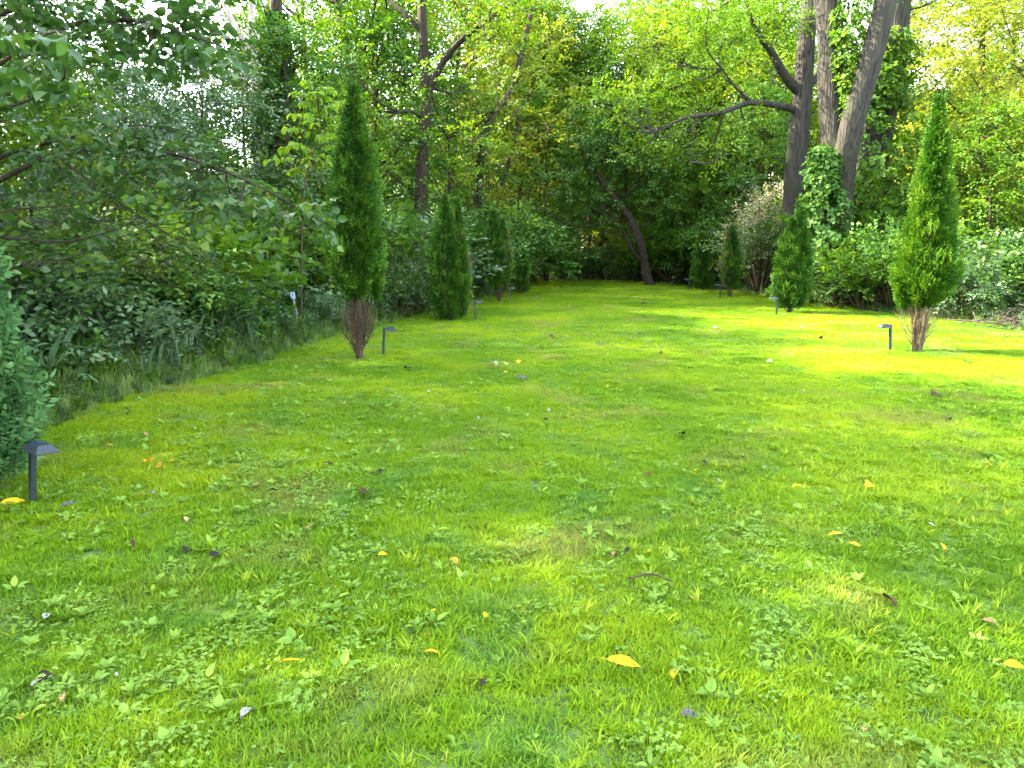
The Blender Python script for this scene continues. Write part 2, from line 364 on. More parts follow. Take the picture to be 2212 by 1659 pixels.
# grass material: patches of yellow-green, mid green and cool green turf
def grass_mat(name='grass_blades'):
    m, nt, n, l, out = node_mat(name)
    at = n.new('ShaderNodeAttribute'); at.attribute_name = 'var'
    g = n.new('ShaderNodeNewGeometry')
    def noise(sc, det=3, off=0):
        mp = n.new('ShaderNodeMapping'); mp.inputs['Location'].default_value = (off, off * 2, 0); l.new(g.outputs['Position'], mp.inputs[0])
        a = n.new('ShaderNodeTexNoise'); a.inputs['Scale'].default_value = sc; a.inputs['Detail'].default_value = det; l.new(mp.outputs[0], a.inputs[0]); return a.outputs[0]
    def mr(x, a, b):
        k = n.new('ShaderNodeMapRange'); k.inputs[1].default_value = a; k.inputs[2].default_value = b; l.new(x, k.inputs[0]); return k.outputs[0]
    r = ramp(n, [(0, (.04, .115, .002)), (.4, (.11, .22, .003)), (.75, (.20, .31, .003)), (1, (.34, .37, .02))])
    mx = n.new('ShaderNodeMix'); mx.data_type = 'FLOAT'; mx.inputs[0].default_value = .5
    l.new(at.outputs['Fac'], mx.inputs[2]); l.new(mr(noise(.45, 5), .36, .64), mx.inputs[3]); l.new(mx.outputs[0], r.inputs[0])
    cool = n.new('ShaderNodeMix'); cool.data_type = 'RGBA'; cool.inputs[7].default_value = (.075, .19, .025, 1)
    cm = n.new('ShaderNodeMath'); cm.operation = 'MULTIPLY'; cm.inputs[1].default_value = .75
    l.new(mr(noise(1.3, 4, 9), .56, .70), cm.inputs[0]); l.new(cm.outputs[0], cool.inputs[0]); l.new(r.outputs[0], cool.inputs[6])
    dry = n.new('ShaderNodeMix'); dry.data_type = 'RGBA'; dry.inputs[7].default_value = (.20, .21, .05, 1)
    dm = n.new('ShaderNodeMath'); dm.operation = 'MULTIPLY'; dm.inputs[1].default_value = .7
    l.new(mr(noise(.9, 5, 31), .54, .68), dm.inputs[0]); l.new(dm.outputs[0], dry.inputs[0]); l.new(cool.outputs[2], dry.inputs[6])
    col = dry.outputs[2]
    b = n.new('ShaderNodeBsdfPrincipled'); b.inputs['Roughness'].default_value = .55; b.inputs['Specular IOR Level'].default_value = .14
    l.new(col, b.inputs['Base Color'])
    t = n.new('ShaderNodeBsdfTranslucent')
    mu = n.new('ShaderNodeMix'); mu.data_type = 'RGBA'; mu.blend_type = 'MULTIPLY'; mu.inputs[0].default_value = 1; mu.clamp_result = False
    l.new(col, mu.inputs[6]); mu.inputs[7].default_value = (1.4, 1.25, .6, 1); l.new(mu.outputs[2], t.inputs[0])
    ms = n.new('ShaderNodeMixShader'); ms.inputs[0].default_value = .4
    l.new(b.outputs[0], ms.inputs[1]); l.new(t.outputs[0], ms.inputs[2]); l.new(ms.outputs[0], out.inputs[0])
    return m
M['grass'] = grass_mat()
M['weed'] = leaf_mat('lawn_weed', [(0, (.09, .18, .02)), (.6, (.16, .27, .045)), (1, (.26, .36, .05))], trans=.35, wscale=1.5, spec=.08)

def grass_tile(size, n, l0, l1, w, lean=.7, clump=0, coarse=0):
    L = Leaves()
    p = rng.uniform(-size / 2, size / 2, (n, 3)); p[:, 2] = 0
    if clump:
        c = rng.uniform(-size / 2, size / 2, (clump, 2)); k = rng.integers(0, clump, n); sel = rng.random(n) < .55
        p[sel, :2] = c[k[sel]] + rng.normal(0, .022, (sel.sum(), 2))
    a = rng.uniform(0, 2 * np.pi, n)
    h = np.stack([np.cos(a), np.sin(a), np.zeros(n)], 1)
    ln = rng.uniform(l0, l1, n) * (1 + .3 * np.sin(p[:, 0] * 9) * np.cos(p[:, 1] * 8))
    le = rng.uniform(.15, lean * 1.6, n)[:, None]
    d = np.array([0, 0, 1.]) + h * le
    nn = h - np.array([0, 0, 1.]) * le
    ww = np.full(n, w) * rng.uniform(.6, 1.4, n)
    if coarse:
        s = rng.random(n) < coarse; ww[s] *= 2.2; ln[s] *= 1.25
    v = np.clip(rng.normal(.5, .22, n), 0, 1); v = np.where(rng.random(n) < .04, 1, v)
    L.add(p, d, nn, ln, ww, v)
    return L.mesh('grass_tile', [M['grass']], shape='blade')
near_tiles = [grass_tile(.5, 4700, .02, .056, .0036, .95, 34, c) for c in (0, .02, .05, .14, .0, .08)]
mid_tiles = [grass_tile(1.0, 5200, .022, .05, .0055, .8, 60) for _ in range(4)]
far_tiles = [grass_tile(2.0, 7000, .025, .055, .013, .8, 120) for _ in range(3)]
def tile_grid(step, y0, y1, jit):
    xs = np.arange(-16, 17, step); ys = np.arange(-8, 48, step)
    A, B = np.meshgrid(xs, ys); A = A.ravel() + rng.uniform(-jit, jit, A.size); B = B.ravel() + rng.uniform(-jit, jit, B.size)
    k = (B >= y0) & (B < y1) & inside(lawn_poly, A, B) & (np.abs(A) < .78 * np.maximum(B, 0) + 3.2)
    return A[k], B[k]
pos, rz, sc, ix = [], [], [], []
for step, y0, y1, jit, base, cnt in ((.42, .6, 12, .05, 0, 6), (.8, 11.8, 24, .1, 6, 4), (1.5, 23.5, 42, .2, 10, 3)):
    a, b = tile_grid(step, y0, y1, jit); n = len(a)
    pos.append(np.stack([a, b, np.full(n, .003)], 1)); rz.append(rng.integers(0, 4, n) * math.pi / 2 + rng.normal(0, .08, n)); sc.append(rng.uniform(.85, 1.12, n))
    drift = .5 + .5 * np.sin(a * .9 + 1) * np.cos(b * .7)
    ix.append(base + np.minimum(cnt - 1, (rng.random(n) * .7 + drift * .3) * cnt).astype(int))
scatter('grass', near_tiles + mid_tiles + far_tiles, np.concatenate(pos), np.concatenate(rz), np.concatenate(sc), np.concatenate(ix),
        kind='stuff', label='short mown bright green lawn grass', category='grass')

# broad-leaved weeds growing among the grass
def rosette(n, l0, l1, tilt, wr=.55):
    L = Leaves(); a = np.arange(n) * 2.4 + rng.uniform(0, .6, n); t = rng.uniform(*tilt, n)
    d = np.stack([np.cos(a) * np.cos(t), np.sin(a) * np.cos(t), np.sin(t)], 1)
    nn = np.stack([-np.cos(a) * np.sin(t), -np.sin(a) * np.sin(t), np.cos(t)], 1) + rng.normal(0, .2, (n, 3))
    l = rng.uniform(l0, l1, n)
    L.add(d * .012 + np.array([0, 0, .018]) + rng.normal(0, .004, (n, 3)), d, nn, l, l * wr, np.clip(rng.normal(.5, .25, n), 0, 1))
    return L.mesh('weed', [M['weed']], shape='leaf')
def clover(n):
    L = Leaves(); c = rng.normal(0, .05, (n, 3)); c[:, 2] = rng.uniform(.025, .05, n)
    for k in range(3):
        a = rng.uniform(0, .4, n) + k * 2.09
        d = np.stack([np.cos(a), np.sin(a), rng.uniform(-.1, .3, n)], 1)
        L.add(c, d, np.array([0, 0, 1.]) + rng.normal(0, .25, (n, 3)), rng.uniform(.012, .019, n), .016, np.clip(rng.normal(.4, .2, n), 0, 1))
    return L.mesh('clover', [M['weed']], shape='kite')
wv = [rosette(6, .03, .065, (.15, .8)), rosette(8, .03, .055, (.3, 1.0), .7), rosette(5, .04, .075, (.2, .9), .5), rosette(4, .025, .045, (.1, .6), .8), clover(16), clover(26), rosette(9, .02, .05, (.5, 1.2), .4), rosette(3, .05, .09, (.1, .5), .6), rosette(12, .02, .04, (.1, 1.2), .6), clover(40), clover(9), rosette(7, .015, .03, (.0, .6), .9), rosette(5, .05, .08, (.0, .4), .35)]
n = 60000
x = rng.uniform(-5, 9, n); y = 1.6 + 14 * rng.random(n) ** 1.3
f = .5 + .5 * np.sin(x * 1.7 + 2 * np.sin(y * .9)) * np.cos(y * 1.3 + x * .6) 
pr = np.clip(1.15 - .13 * (x + 3), .12, 1) * np.clip(f, .08, 1) * np.clip(1.35 - y / 12, .15, 1)
k = (rng.random(n) < pr) & inside(lawn_poly, x, y) & (np.abs(x) < .75 * y + 1)
x, y = x[k], y[k]; n = len(x)
scatter('lawn_weeds', wv, np.stack([x, y, np.full(n, .004)], 1), rng.uniform(0, 6.28, n), .28 + .75 * rng.random(n) ** 3, rng.integers(0, len(wv), n), tilt=rng.normal(0, .28, n),
        kind='stuff', label='broad-leaved weeds and clover growing among the grass', category='weeds')

# ---------------------------------------------------------------- arborvitae columns
def lean_to(base, px, py, dx=0):      # sideways lean so that the tip shows at (px, py)
    return Pt(px, py, base.y).x - base.x - dx
def arborvitae(label, base, columns, mat, bare=0, stems=0, dens=1.0, fan=.15, rim=None, foot=None, mains=0, group='columnar arborvitaes standing along both sides of the lawn', bow=.0, twig='twig'):
    """columns: (dx, dy, height, [(t, radius)...], lean_x, lean_y) from the base; foliage starts at height bare"""
    t = thing('arborvitae', label, 'arborvitae', base, group)
    L = Leaves(); Lr = Leaves(); K = Tubes(); CO = Tubes()
    for dx, dy, h, prof, lx, ly in columns:
        pt, pr = zip(*prof)
        hh = h - bare
        area = 2 * np.pi * np.mean(pr) * hh
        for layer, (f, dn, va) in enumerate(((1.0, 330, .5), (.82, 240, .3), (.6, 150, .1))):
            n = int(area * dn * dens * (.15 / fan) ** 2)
            tt = rng.random(n) ** .95
            rr = np.interp(tt, pt, pr)
            keep = rng.random(n) < (rr / max(pr)) * .8 + .2
            tt, rr = tt[keep], rr[keep]; n = len(tt)
            th = rng.uniform(0, 2 * np.pi, n)
            ph = rng.uniform(0, 6)
            lump = 1 + .13 * np.sin(2 * th + tt * 6 + ph * 2) + .10 * np.sin(3 * th + tt * 13 + ph) + .10 * np.sin(5 * th - tt * 23 + ph) + .10 * np.sin(tt * 47 + 2 * th) + .07 * np.sin(tt * 90 + 9 * th)
            rad = rr * f * lump * rng.uniform(.86, 1.05, n) - fan * .65 * f
            rad = np.maximum(rad, 0)
            o = np.stack([np.cos(th), np.sin(th), np.zeros(n)], 1)
            tz = tt ** .9
            P = o * rad[:, None]; P[:, 2] = bare + tt * hh
            P[:, 0] += dx + lx * tt ** 1.3; P[:, 1] += dy + ly * tt ** 1.3
            D = o * rng.uniform(.4, 1.2, n)[:, None] + np.array([0, 0, .85]) + rng.normal(0, .22, (n, 3))
            tang = np.stack([-np.sin(th), np.cos(th), np.zeros(n)], 1)
            N = tang + rng.normal(0, .7, (n, 3))
            vv = np.clip(va + .3 * (lump - 1) / .15 + rng.normal(0, .16, n), 0, 1)  # inner layers and hollows get darker tones, shade put into leaf colour
            T_ = L
            if rim is not None and layer == 0:
                ra, rw = rim[:2]
                hit = (np.cos(th - ra) > rw) & (rng.random(n) < .75)
                sprays(Lr, P[hit], D[hit], N[hit], fan * .8, 8, fan * .42, fan * .13, vv[hit], spread=.75, droop=-.1, lv=.12)
                P, D, N, vv = P[~hit], D[~hit], N[~hit], vv[~hit]
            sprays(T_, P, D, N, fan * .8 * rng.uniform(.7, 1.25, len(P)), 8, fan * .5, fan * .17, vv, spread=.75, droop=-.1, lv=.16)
        # solid twig-brown core, added to block light through the column
        zz = np.linspace(0, 1, 14)
        CO.add(np.stack([dx + lx * zz ** 1.3, dy + ly * zz ** 1.3, bare * 1.02 + zz * hh * .95], 1), np.maximum(np.interp(zz, pt, pr) * .45 - .05, .004), 9, .25)
        z2 = np.linspace(0, 1, 8)
        if bare < .3 or not K.V: K.add(np.stack([dx * z2 + lx * z2 ** 1.3 * .3, dy * z2, z2 * (bare + .25 * hh)], 1), np.linspace(.038 + .005 * h, .028, 8), 8, .12)
    rf = foot or max(pr) * .6
    for k in range(stems):
        a = rng.uniform(0, 6.28); o = np.array([math.cos(a), math.sin(a), 0]); z0 = bare * rng.uniform(.03, .6) ; r1 = rng.uniform(.3, 1.0) * rf
        p0 = o * .05 + np.array([0, 0, z0]); zt = bare * rng.uniform(.85, 1.15)
        mid = o * r1 * (.62 + bow) + np.array([0, 0, z0 + (zt - z0) * rng.uniform(.3, .5)])
        ln = wander(smooth_line([p0, mid, o * r1 * (1 - bow) + np.array([0, 0, zt])], 9), .02)
        K.add(ln, np.linspace(.0045, .0018, 9) * rng.uniform(.7, 1.3), 4, cap=False)
        for _ in range(2):      # short side twigs
            q = ln[rng.integers(2, 8)]; u = rnd_dirs(1)[0] * np.array([1, 1, .6]) + np.array([0, 0, .5])
            K.add(smooth_line([q, q + u * .05, q + u * .09 + rng.normal(0, .02, 3)], 4), np.array([.002, .0017, .0014, .001]), 3, cap=False)
    for k in range(mains):
        a = k * 2.4; o = np.array([math.cos(a), math.sin(a) * .8, 0]); h1 = bare * 1.5
        K.add(wander(smooth_line([o * .05, o * .09 + np.array([0, 0, h1 * .35]), o * rng.uniform(.12, .26) + np.array([0, 0, h1])], 10), .015), np.linspace(.03, .016, 10), 7, .1)
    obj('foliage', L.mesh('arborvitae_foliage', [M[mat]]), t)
    if Lr.b and Lr.count(): obj('sunlit_rim_foliage', Lr.mesh('arborvitae_rim', [M[rim[3] if len(rim) > 3 else 'thuja_rim_light']]), t)  # flank sprays recoloured as if caught by the sun
    obj('light_block_core', CO.mesh('arborvitae_core', M['twig']), t)
    obj('trunk', K.mesh('arborvitae_trunk', M[twig]), t, kind='stuff')
    return t
def hgt(px, py, d): return H(py, d)
g = {k: G(*p) for k, p in dict(a0=(-62, 1085), a1=(778, 777), a2=(975, 692), a3=(1078, 652), a4=(1126, 634), a5=(1517, 627), a6=(1577, 642), a7=(1706, 676), a8=(1980, 760)).items()}
def prof_px(d, rows, y0, y1):      # rows: (y, halfwidth px) -> (t, radius m), from the foliage's foot y0 to its tip y1
    z0, z1 = H(y0, d), H(y1, d)
    return [((H(y, d) - z0) / (z1 - z0), w * PXM(d)) for y, w in rows]
d = g['a0'].y
arborvitae('mint green arborvitae beside the nearest path light, cut off by the picture edge', g['a0'],
   [(0, 0, 2.75, [(0, .30), (.08, .42), (.25, .43), (.45, .36), (.7, .24), (.9, .1), (1, .01)], 0, 0)], 'thuja_pale', .12, 8, 1.5, .13)
d = g['a1'].y
arborvitae('tall dark green arborvitae with a bare brown twiggy foot', g['a1'],
   [(-.03, 0, H(192, d), prof_px(d, [(656, 12), (630, 34), (600, 50), (560, 60), (500, 56), (430, 48), (360, 41), (300, 31), (240, 18), (205, 7), (190, 1)], 656, 190), lean_to(g['a1'], 764, 192, -.03), 0),
    (.26, .06, H(450, d), [(0, .05), (.2, .17), (.4, .20), (.7, .14), (1, .02)], -.14, 0)], 'thuja', H(652, d), 120, 1.5, .11, bow=.28, foot=.27)
d = g['a2'].y
arborvitae('full green arborvitae with two pointed tips, green down to the grass', g['a2'],
   [(-.10, 0, H(428, d), prof_px(d, [(688, 24), (660, 34), (600, 37), (540, 34), (490, 23), (450, 10), (428, 1)], 690, 428), lean_to(g['a2'], 961, 428, -.10), 0),
    (.16, .12, H(432, d), prof_px(d, [(688, 16), (660, 25), (600, 28), (540, 23), (490, 15), (450, 7), (430, 1)], 690, 430), lean_to(g['a2'], 986, 432, .16), 0)], 'thuja', .05, 10, 1.0, .14, rim=(.1, .93, 0, 'thuja_rim_light'))
d = g['a3'].y
arborvitae('twin-tipped arborvitae with a reddish bare foot beside the third path light', g['a3'],
   [(-.10, 0, H(455, d), prof_px(d, [(628, 14), (600, 24), (560, 26), (510, 19), (470, 8), (455, 1)], 628, 455), lean_to(g['a3'], 1064, 455, -.10), 0),
    (.14, .1, H(475, d), prof_px(d, [(628, 10), (600, 18), (560, 21), (510, 14), (485, 6), (475, 1)], 628, 475), lean_to(g['a3'], 1084, 475, .14), 0)], 'thuja', H(628, d), 50, .8, .16, rim=(-.3, .9, 0, 'thuja_rim_light'), bow=.1)
d = g['a4'].y
arborvitae('small dark arborvitae farthest along the bank side, half behind its neighbour', g['a4'],
   [(0, 0, H(522, d), prof_px(d, [(632, 17), (600, 20), (570, 18), (540, 9), (522, 1)], 633, 522), -.05, 0)], 'thuja', .06, 8, .8, .16)
d = g['a5'].y
arborvitae('narrow very dark arborvitae, farthest of the row before the woods', g['a5'],
   [(0, 0, H(492, d), prof_px(d, [(625, 20), (600, 25), (570, 22), (530, 14), (500, 6), (492, 1)], 626, 492), lean_to(g['a5'], 1517, 492), 0)], 'thuja', .06, 8, .8, .16)
d = g['a6'].y
arborvitae('small yellow-green arborvitae with a pale sunlit flank on a dark forked foot', g['a6'],
   [(0, 0, H(492, d), prof_px(d, [(622, 12), (600, 23), (570, 25), (530, 16), (505, 9), (492, 1)], 622, 492), lean_to(g['a6'], 1581, 492), 0)], 'thuja', H(622, d), 14, .9, .15, rim=(3.4, .75, 0, 'thuja_rim_light'))
d = g['a7'].y
arborvitae('bushy green arborvitae with a ragged double top before the blossoming shrub', g['a7'],
   [(-.12, 0, H(478, d), prof_px(d, [(670, 18), (645, 30), (590, 32), (540, 27), (500, 14), (478, 2)], 672, 478), lean_to(g['a7'], 1712, 478, -.12), 0),
    (.16, .08, H(448, d), prof_px(d, [(670, 14), (645, 26), (590, 30), (540, 26), (490, 16), (455, 6), (448, 1)], 672, 448), lean_to(g['a7'], 1732, 448, .16), 0)], 'thuja', .12, 20, 1.1, .14)
d = g['a8'].y
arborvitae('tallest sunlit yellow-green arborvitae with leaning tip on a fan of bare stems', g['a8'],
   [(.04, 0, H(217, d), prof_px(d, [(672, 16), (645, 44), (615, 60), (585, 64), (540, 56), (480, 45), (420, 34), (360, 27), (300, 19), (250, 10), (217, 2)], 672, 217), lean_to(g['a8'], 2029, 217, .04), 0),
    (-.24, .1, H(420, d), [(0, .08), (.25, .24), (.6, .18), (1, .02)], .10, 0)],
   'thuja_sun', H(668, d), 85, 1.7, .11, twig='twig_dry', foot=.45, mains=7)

# ---------------------------------------------------------------- broad-leaved trees
def limb_to(T, start, c, r, r0, twigs=5):
    start = np.array(tuple(start), float); c = np.array(tuple(c), float)
    mid = (start + c) / 2 + np.array([0, 0, -.12 * np.linalg.norm(c - start)]) + rng.normal(0, .08, 3) * np.linalg.norm(c - start)
    ln = smooth_line([start, mid, c], 8)
    T.add(ln, np.linspace(r0, r0 * .3, 8), 6)
    for _ in range(twigs):
        u = rnd_dirs(1)[0] * np.broadcast_to(r, 3) * .8
        s = ln[rng.integers(3, 8)]
        T.add(smooth_line([s, (s + c + u) / 2 + rng.normal(0, .1, 3), c + u], 5), np.linspace(r0 * .3, r0 * .06, 5), 4, cap=False)
def on_line(ln, z):
    return ln[np.argmin(np.abs(ln[:, 2] - z))]
def crown(L, clumps, dist_leaf, dens, v=.5, K=9, slen=.55, wr=.62, flat=.3, upward=.15, up=1.0):
    """clumps: (centre, radii). dens = leaf layers through the clump"""
    for c, r in clumps:
        r = np.broadcast_to(np.array(r, float), 3)
        A = np.pi * (r[0] * r[1] + r[0] * r[2] + r[1] * r[2]) / 3
        n = int(dens * A / (dist_leaf ** 2 * wr * .5) / K) + 3
        clump_sprays(L, tuple(c), r, n, slen, K, dist_leaf, dist_leaf * wr, v + rng.normal(0, .1), flat=flat, upward=upward, up=up)
def proto_tree(h, rx, z0, nclump, leaf, dens, mat, bark, r0=.16, v=.5, seedlean=.4, layered=False, cr=1.3):
    T = Tubes(); L = Leaves()
    ln = wander(smooth_line([(0, 0, -.1), (seedlean * .3, 0, h * .4), (seedlean, 0, h * .93)], 16), .18)
    T.add(ln, np.linspace(r0 * 1.15, r0 * .2, 16), 10, .04)
    cl = []
    for k in range(nclump):
        t = (k + .5) / nclump
        z = z0 + (h - z0) * (t ** .9)
        env = rx * (np.sin(np.pi * min(1, .18 + .8 * t)) ** .7)
        a = k * 2.4 + rng.uniform(-.4, .4); q = env * rng.uniform(.45, .95)
        c = on_line(ln, z) * np.array([1, 1, 0]) + np.array([math.cos(a) * q, math.sin(a) * q, z])
        r = cr * rng.uniform(.75, 1.2); rr = (r, r, r * (.4 if layered else .62))
        cl.append((c, rr)); limb_to(T, on_line(ln, max(z0 * .8, z - q * .7)), c, rr, r0 * .32)
    crown(L, cl, leaf, dens, v)
    return T.mesh('trunk', M[bark]), L.mesh('crown', [M[mat]])

protos = {
 'green': proto_tree(13, 3.4, 3.2, 22, .15, 1.5, 'leaf', 'bark', .17),
 'green2': proto_tree(15, 3.0, 4.0, 22, .15, 1.5, 'leaf', 'bark', .16, v=.65),
 'dark': proto_tree(12, 3.0, 2.0, 22, .15, 1.6, 'dark', 'bark', .15, v=.4, layered=True),
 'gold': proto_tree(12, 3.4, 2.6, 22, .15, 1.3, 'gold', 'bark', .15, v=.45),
 'low': proto_tree(6.5, 2.3, 1.0, 16, .12, 1.5, 'leaf', 'bark', .08, v=.6, layered=True, cr=1.0),
 'lowblue': proto_tree(6, 2.4, .8, 16, .12, 1.6, 'blue', 'bark', .07, v=.5, layered=True, cr=1.0),
 'slim': proto_tree(13, 2.0, 6.5, 12, .15, 1.3, 'leaf', 'bark', .10, v=.6),
}
def place(kind, px, d, h, label, group=None, rz=None, wide=1.0, name='broadleaf_tree', cat='tree'):
    tm, cm = protos[kind]
    h0 = {'green': 13, 'green2': 15, 'dark': 12, 'gold': 12, 'low': 6.5, 'lowblue': 6, 'slim': 13}[kind]
    s = h / h0
    t = thing(name, label, cat, (X(px, d), d, -.02), group, rng.uniform(0, 6.28) if rz is None else rz, (s * wide, s * wide, s))
    obj('trunk', tm, t); obj('crown', cm, t)
    return t
GW = 'trees of the wood round the lawn'
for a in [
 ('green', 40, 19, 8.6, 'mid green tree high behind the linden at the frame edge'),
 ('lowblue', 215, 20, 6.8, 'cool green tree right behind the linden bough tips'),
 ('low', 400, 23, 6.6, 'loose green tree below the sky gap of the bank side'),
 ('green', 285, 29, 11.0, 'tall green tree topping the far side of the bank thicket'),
 ('green', 2140, 34, 16, 'tall green tree over the yellow-lit ones by the tallest arborvitae'),
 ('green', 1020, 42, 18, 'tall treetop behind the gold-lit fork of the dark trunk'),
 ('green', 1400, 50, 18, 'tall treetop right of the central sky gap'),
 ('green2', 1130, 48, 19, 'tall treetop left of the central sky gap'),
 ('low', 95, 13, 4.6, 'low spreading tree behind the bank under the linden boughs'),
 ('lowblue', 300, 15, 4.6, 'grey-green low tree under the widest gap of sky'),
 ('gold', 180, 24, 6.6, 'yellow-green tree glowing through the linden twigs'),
 ('gold', 360, 30, 6.8, 'yellow-lit treetop low behind the bank thicket'),
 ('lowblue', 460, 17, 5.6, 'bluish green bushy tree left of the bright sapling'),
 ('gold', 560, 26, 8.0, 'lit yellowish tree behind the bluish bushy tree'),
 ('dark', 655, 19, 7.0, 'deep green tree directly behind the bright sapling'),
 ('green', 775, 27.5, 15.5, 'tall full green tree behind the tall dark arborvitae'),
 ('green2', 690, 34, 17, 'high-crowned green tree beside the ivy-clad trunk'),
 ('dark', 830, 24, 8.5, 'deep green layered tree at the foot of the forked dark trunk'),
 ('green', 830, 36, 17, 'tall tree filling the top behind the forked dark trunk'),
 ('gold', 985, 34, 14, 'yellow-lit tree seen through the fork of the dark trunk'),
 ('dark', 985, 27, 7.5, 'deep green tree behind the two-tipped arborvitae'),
 ('gold', 1120, 38, 13.5, 'golden-lit tree above the slanting dark trunks'),
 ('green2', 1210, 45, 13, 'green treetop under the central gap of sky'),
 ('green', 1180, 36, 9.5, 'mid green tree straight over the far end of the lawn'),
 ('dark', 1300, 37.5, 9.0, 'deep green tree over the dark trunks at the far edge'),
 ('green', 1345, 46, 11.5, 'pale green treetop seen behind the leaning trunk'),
 ('gold', 1440, 39, 13, 'yellow-lit tree behind the leaning dark trunk'),
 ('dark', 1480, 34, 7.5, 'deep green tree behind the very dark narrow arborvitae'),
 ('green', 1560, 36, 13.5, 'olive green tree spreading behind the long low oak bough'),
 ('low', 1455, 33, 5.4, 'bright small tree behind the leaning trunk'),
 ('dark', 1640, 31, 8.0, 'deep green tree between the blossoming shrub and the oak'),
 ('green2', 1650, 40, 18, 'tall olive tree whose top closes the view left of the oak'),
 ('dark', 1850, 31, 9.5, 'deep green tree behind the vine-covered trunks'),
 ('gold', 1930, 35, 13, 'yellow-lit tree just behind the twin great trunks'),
 ('gold', 2090, 27, 11.5, 'bright yellow-lit tree behind the tallest arborvitae'),
 ('gold', 2200, 22, 10.2, 'brightest yellow-lit tree by the picture edge under the open sky'),
 ('green', 2290, 30, 12.5, 'green tree behind the brightest yellow-lit tree'),
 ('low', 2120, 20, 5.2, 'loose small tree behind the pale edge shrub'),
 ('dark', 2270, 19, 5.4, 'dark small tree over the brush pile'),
 ('green', 2420, 22, 9, 'green tree beyond the picture edge past the yellow-lit tree'),
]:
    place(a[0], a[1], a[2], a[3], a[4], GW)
# trees added past the frame on the bank side to shade the lawn
for kk, (x_, y_, h_) in enumerate([(-11, 7.2, 11), (-12.5, 11.3, 12.2), (-11.5, 3.5, 11), (-14.2, 14.8, 13.2), (-12, -.5, 10.5), (-15.8, 19, 15), (-19.5, 23, 16), (-16, 8.5, 11.5), (-12, -4.5, 10), (-23, 28, 18.5)]):
    tm, cm = protos[('green', 'dark', 'green2')[kk % 3]]
    s_ = h_ / (13, 12, 15)[kk % 3]
    t = thing('broadleaf_tree', 'shade tree added past the bank side, %s' % ('level with the nearest path light', 'behind the linden trunk', 'next to the camera spot', 'deep behind the linden', 'level with the camera', 'far behind the linden', 'deepest of the row', 'second row behind the linden', 'behind the camera spot', 'farthest and tallest of the row')[kk], 'tree', (x_, y_, -.02), GW, kk * 1.3, (s_ * 1.15, s_ * 1.15, s_))
    obj('trunk', tm, t); obj('crown', cm, t)
# bare slim trunks under the far canopy
for k, (px, d, h, lab) in enumerate([
 (1165, 38.5, 13, 'slim dark trunk beside the farthest arborvitae of the bank'), (1196, 41, 14, 'pair-like slim trunk in the gap over the far lawn edge'),
 (1210, 39, 13, 'thick dark trunk standing in the light gap behind the lawn'), (1236, 44, 14, 'thin straight trunk in the brightest part of the far gap'),
 (1268, 40, 13, 'dark trunk rising from the low shrubs of the far end'), (1310, 43, 14, 'slim trunk left of the leaning tree, deep in the wood'),
 (1345, 40, 13, 'slim trunk just behind the leaning tree'), (1140, 42, 14, 'slim trunk half hidden behind the small dark arborvitae'),
 (1500, 38, 13, 'slim trunk behind the very dark arborvitae'), (1560, 34, 12, 'slim trunk seen over the yellow-green small arborvitae'), (1600, 37, 14, 'slim trunk behind the blossoming shrub')]):
    place('slim', px, d, h, lab, GW, name='slim_tree')

# ---- named trees with their own trunks
def hero(name, label, base, trunks, clumps, leaf, dens, mat, bark, limbs=(), v=.5, autolimb=.035, cat='tree', seg=16, lump=.05, **kw):
    base = Vector(base)
    t = thing(name, label, cat, base)
    lines = []
    T = Tubes()
    for pts, r0, r1 in trunks:
        ln = smooth_line(pts, 34); lines.append(ln)
        rr = np.linspace(r0, r1, 34); rr[:3] *= np.array([1.35, 1.15, 1.05]) if len(lines) == 1 else 1
        T.add(ln, rr, seg, lump)
    obj('trunk', T.mesh('trunk', M[bark], base), t)
    for pts, r0, r1 in limbs:
        ln = smooth_line(pts, 18); lines.append(ln)
        Lb = Tubes(); Lb.add(ln, np.linspace(r0, r1, 18), 8, .05)
        obj('limb', Lb.mesh('limb', M[bark], base), t)
    A = np.concatenate(lines)
    if clumps:
        B = Tubes()
        for c, r in clumps:
            c = np.array(tuple(c)); dd = np.linalg.norm(A - (c - np.array([0, 0, .6])), axis=1)
            limb_to(B, A[np.argmin(dd)], c, r, autolimb, 5)
        obj('branches', B.mesh('branches', M[bark], base), t, kind='stuff')
        L = Leaves(); crown(L, clumps, leaf, dens, v, **kw)
        obj('crown', L.mesh('crown', [M[mat]], origin=base), t)
    return t, A
def cl(rows, d0, dr=1.5):   # (px, py, radius px) -> clumps at about distance d0
    out = []
    for r in rows:
        d = d0 + (r[3] if len(r) > 3 else rng.uniform(-dr, dr)); R_ = r[2] * PXM(d)
        out.append((Pt(r[0], r[1], d), (R_, R_, R_ * .6)))
    return out
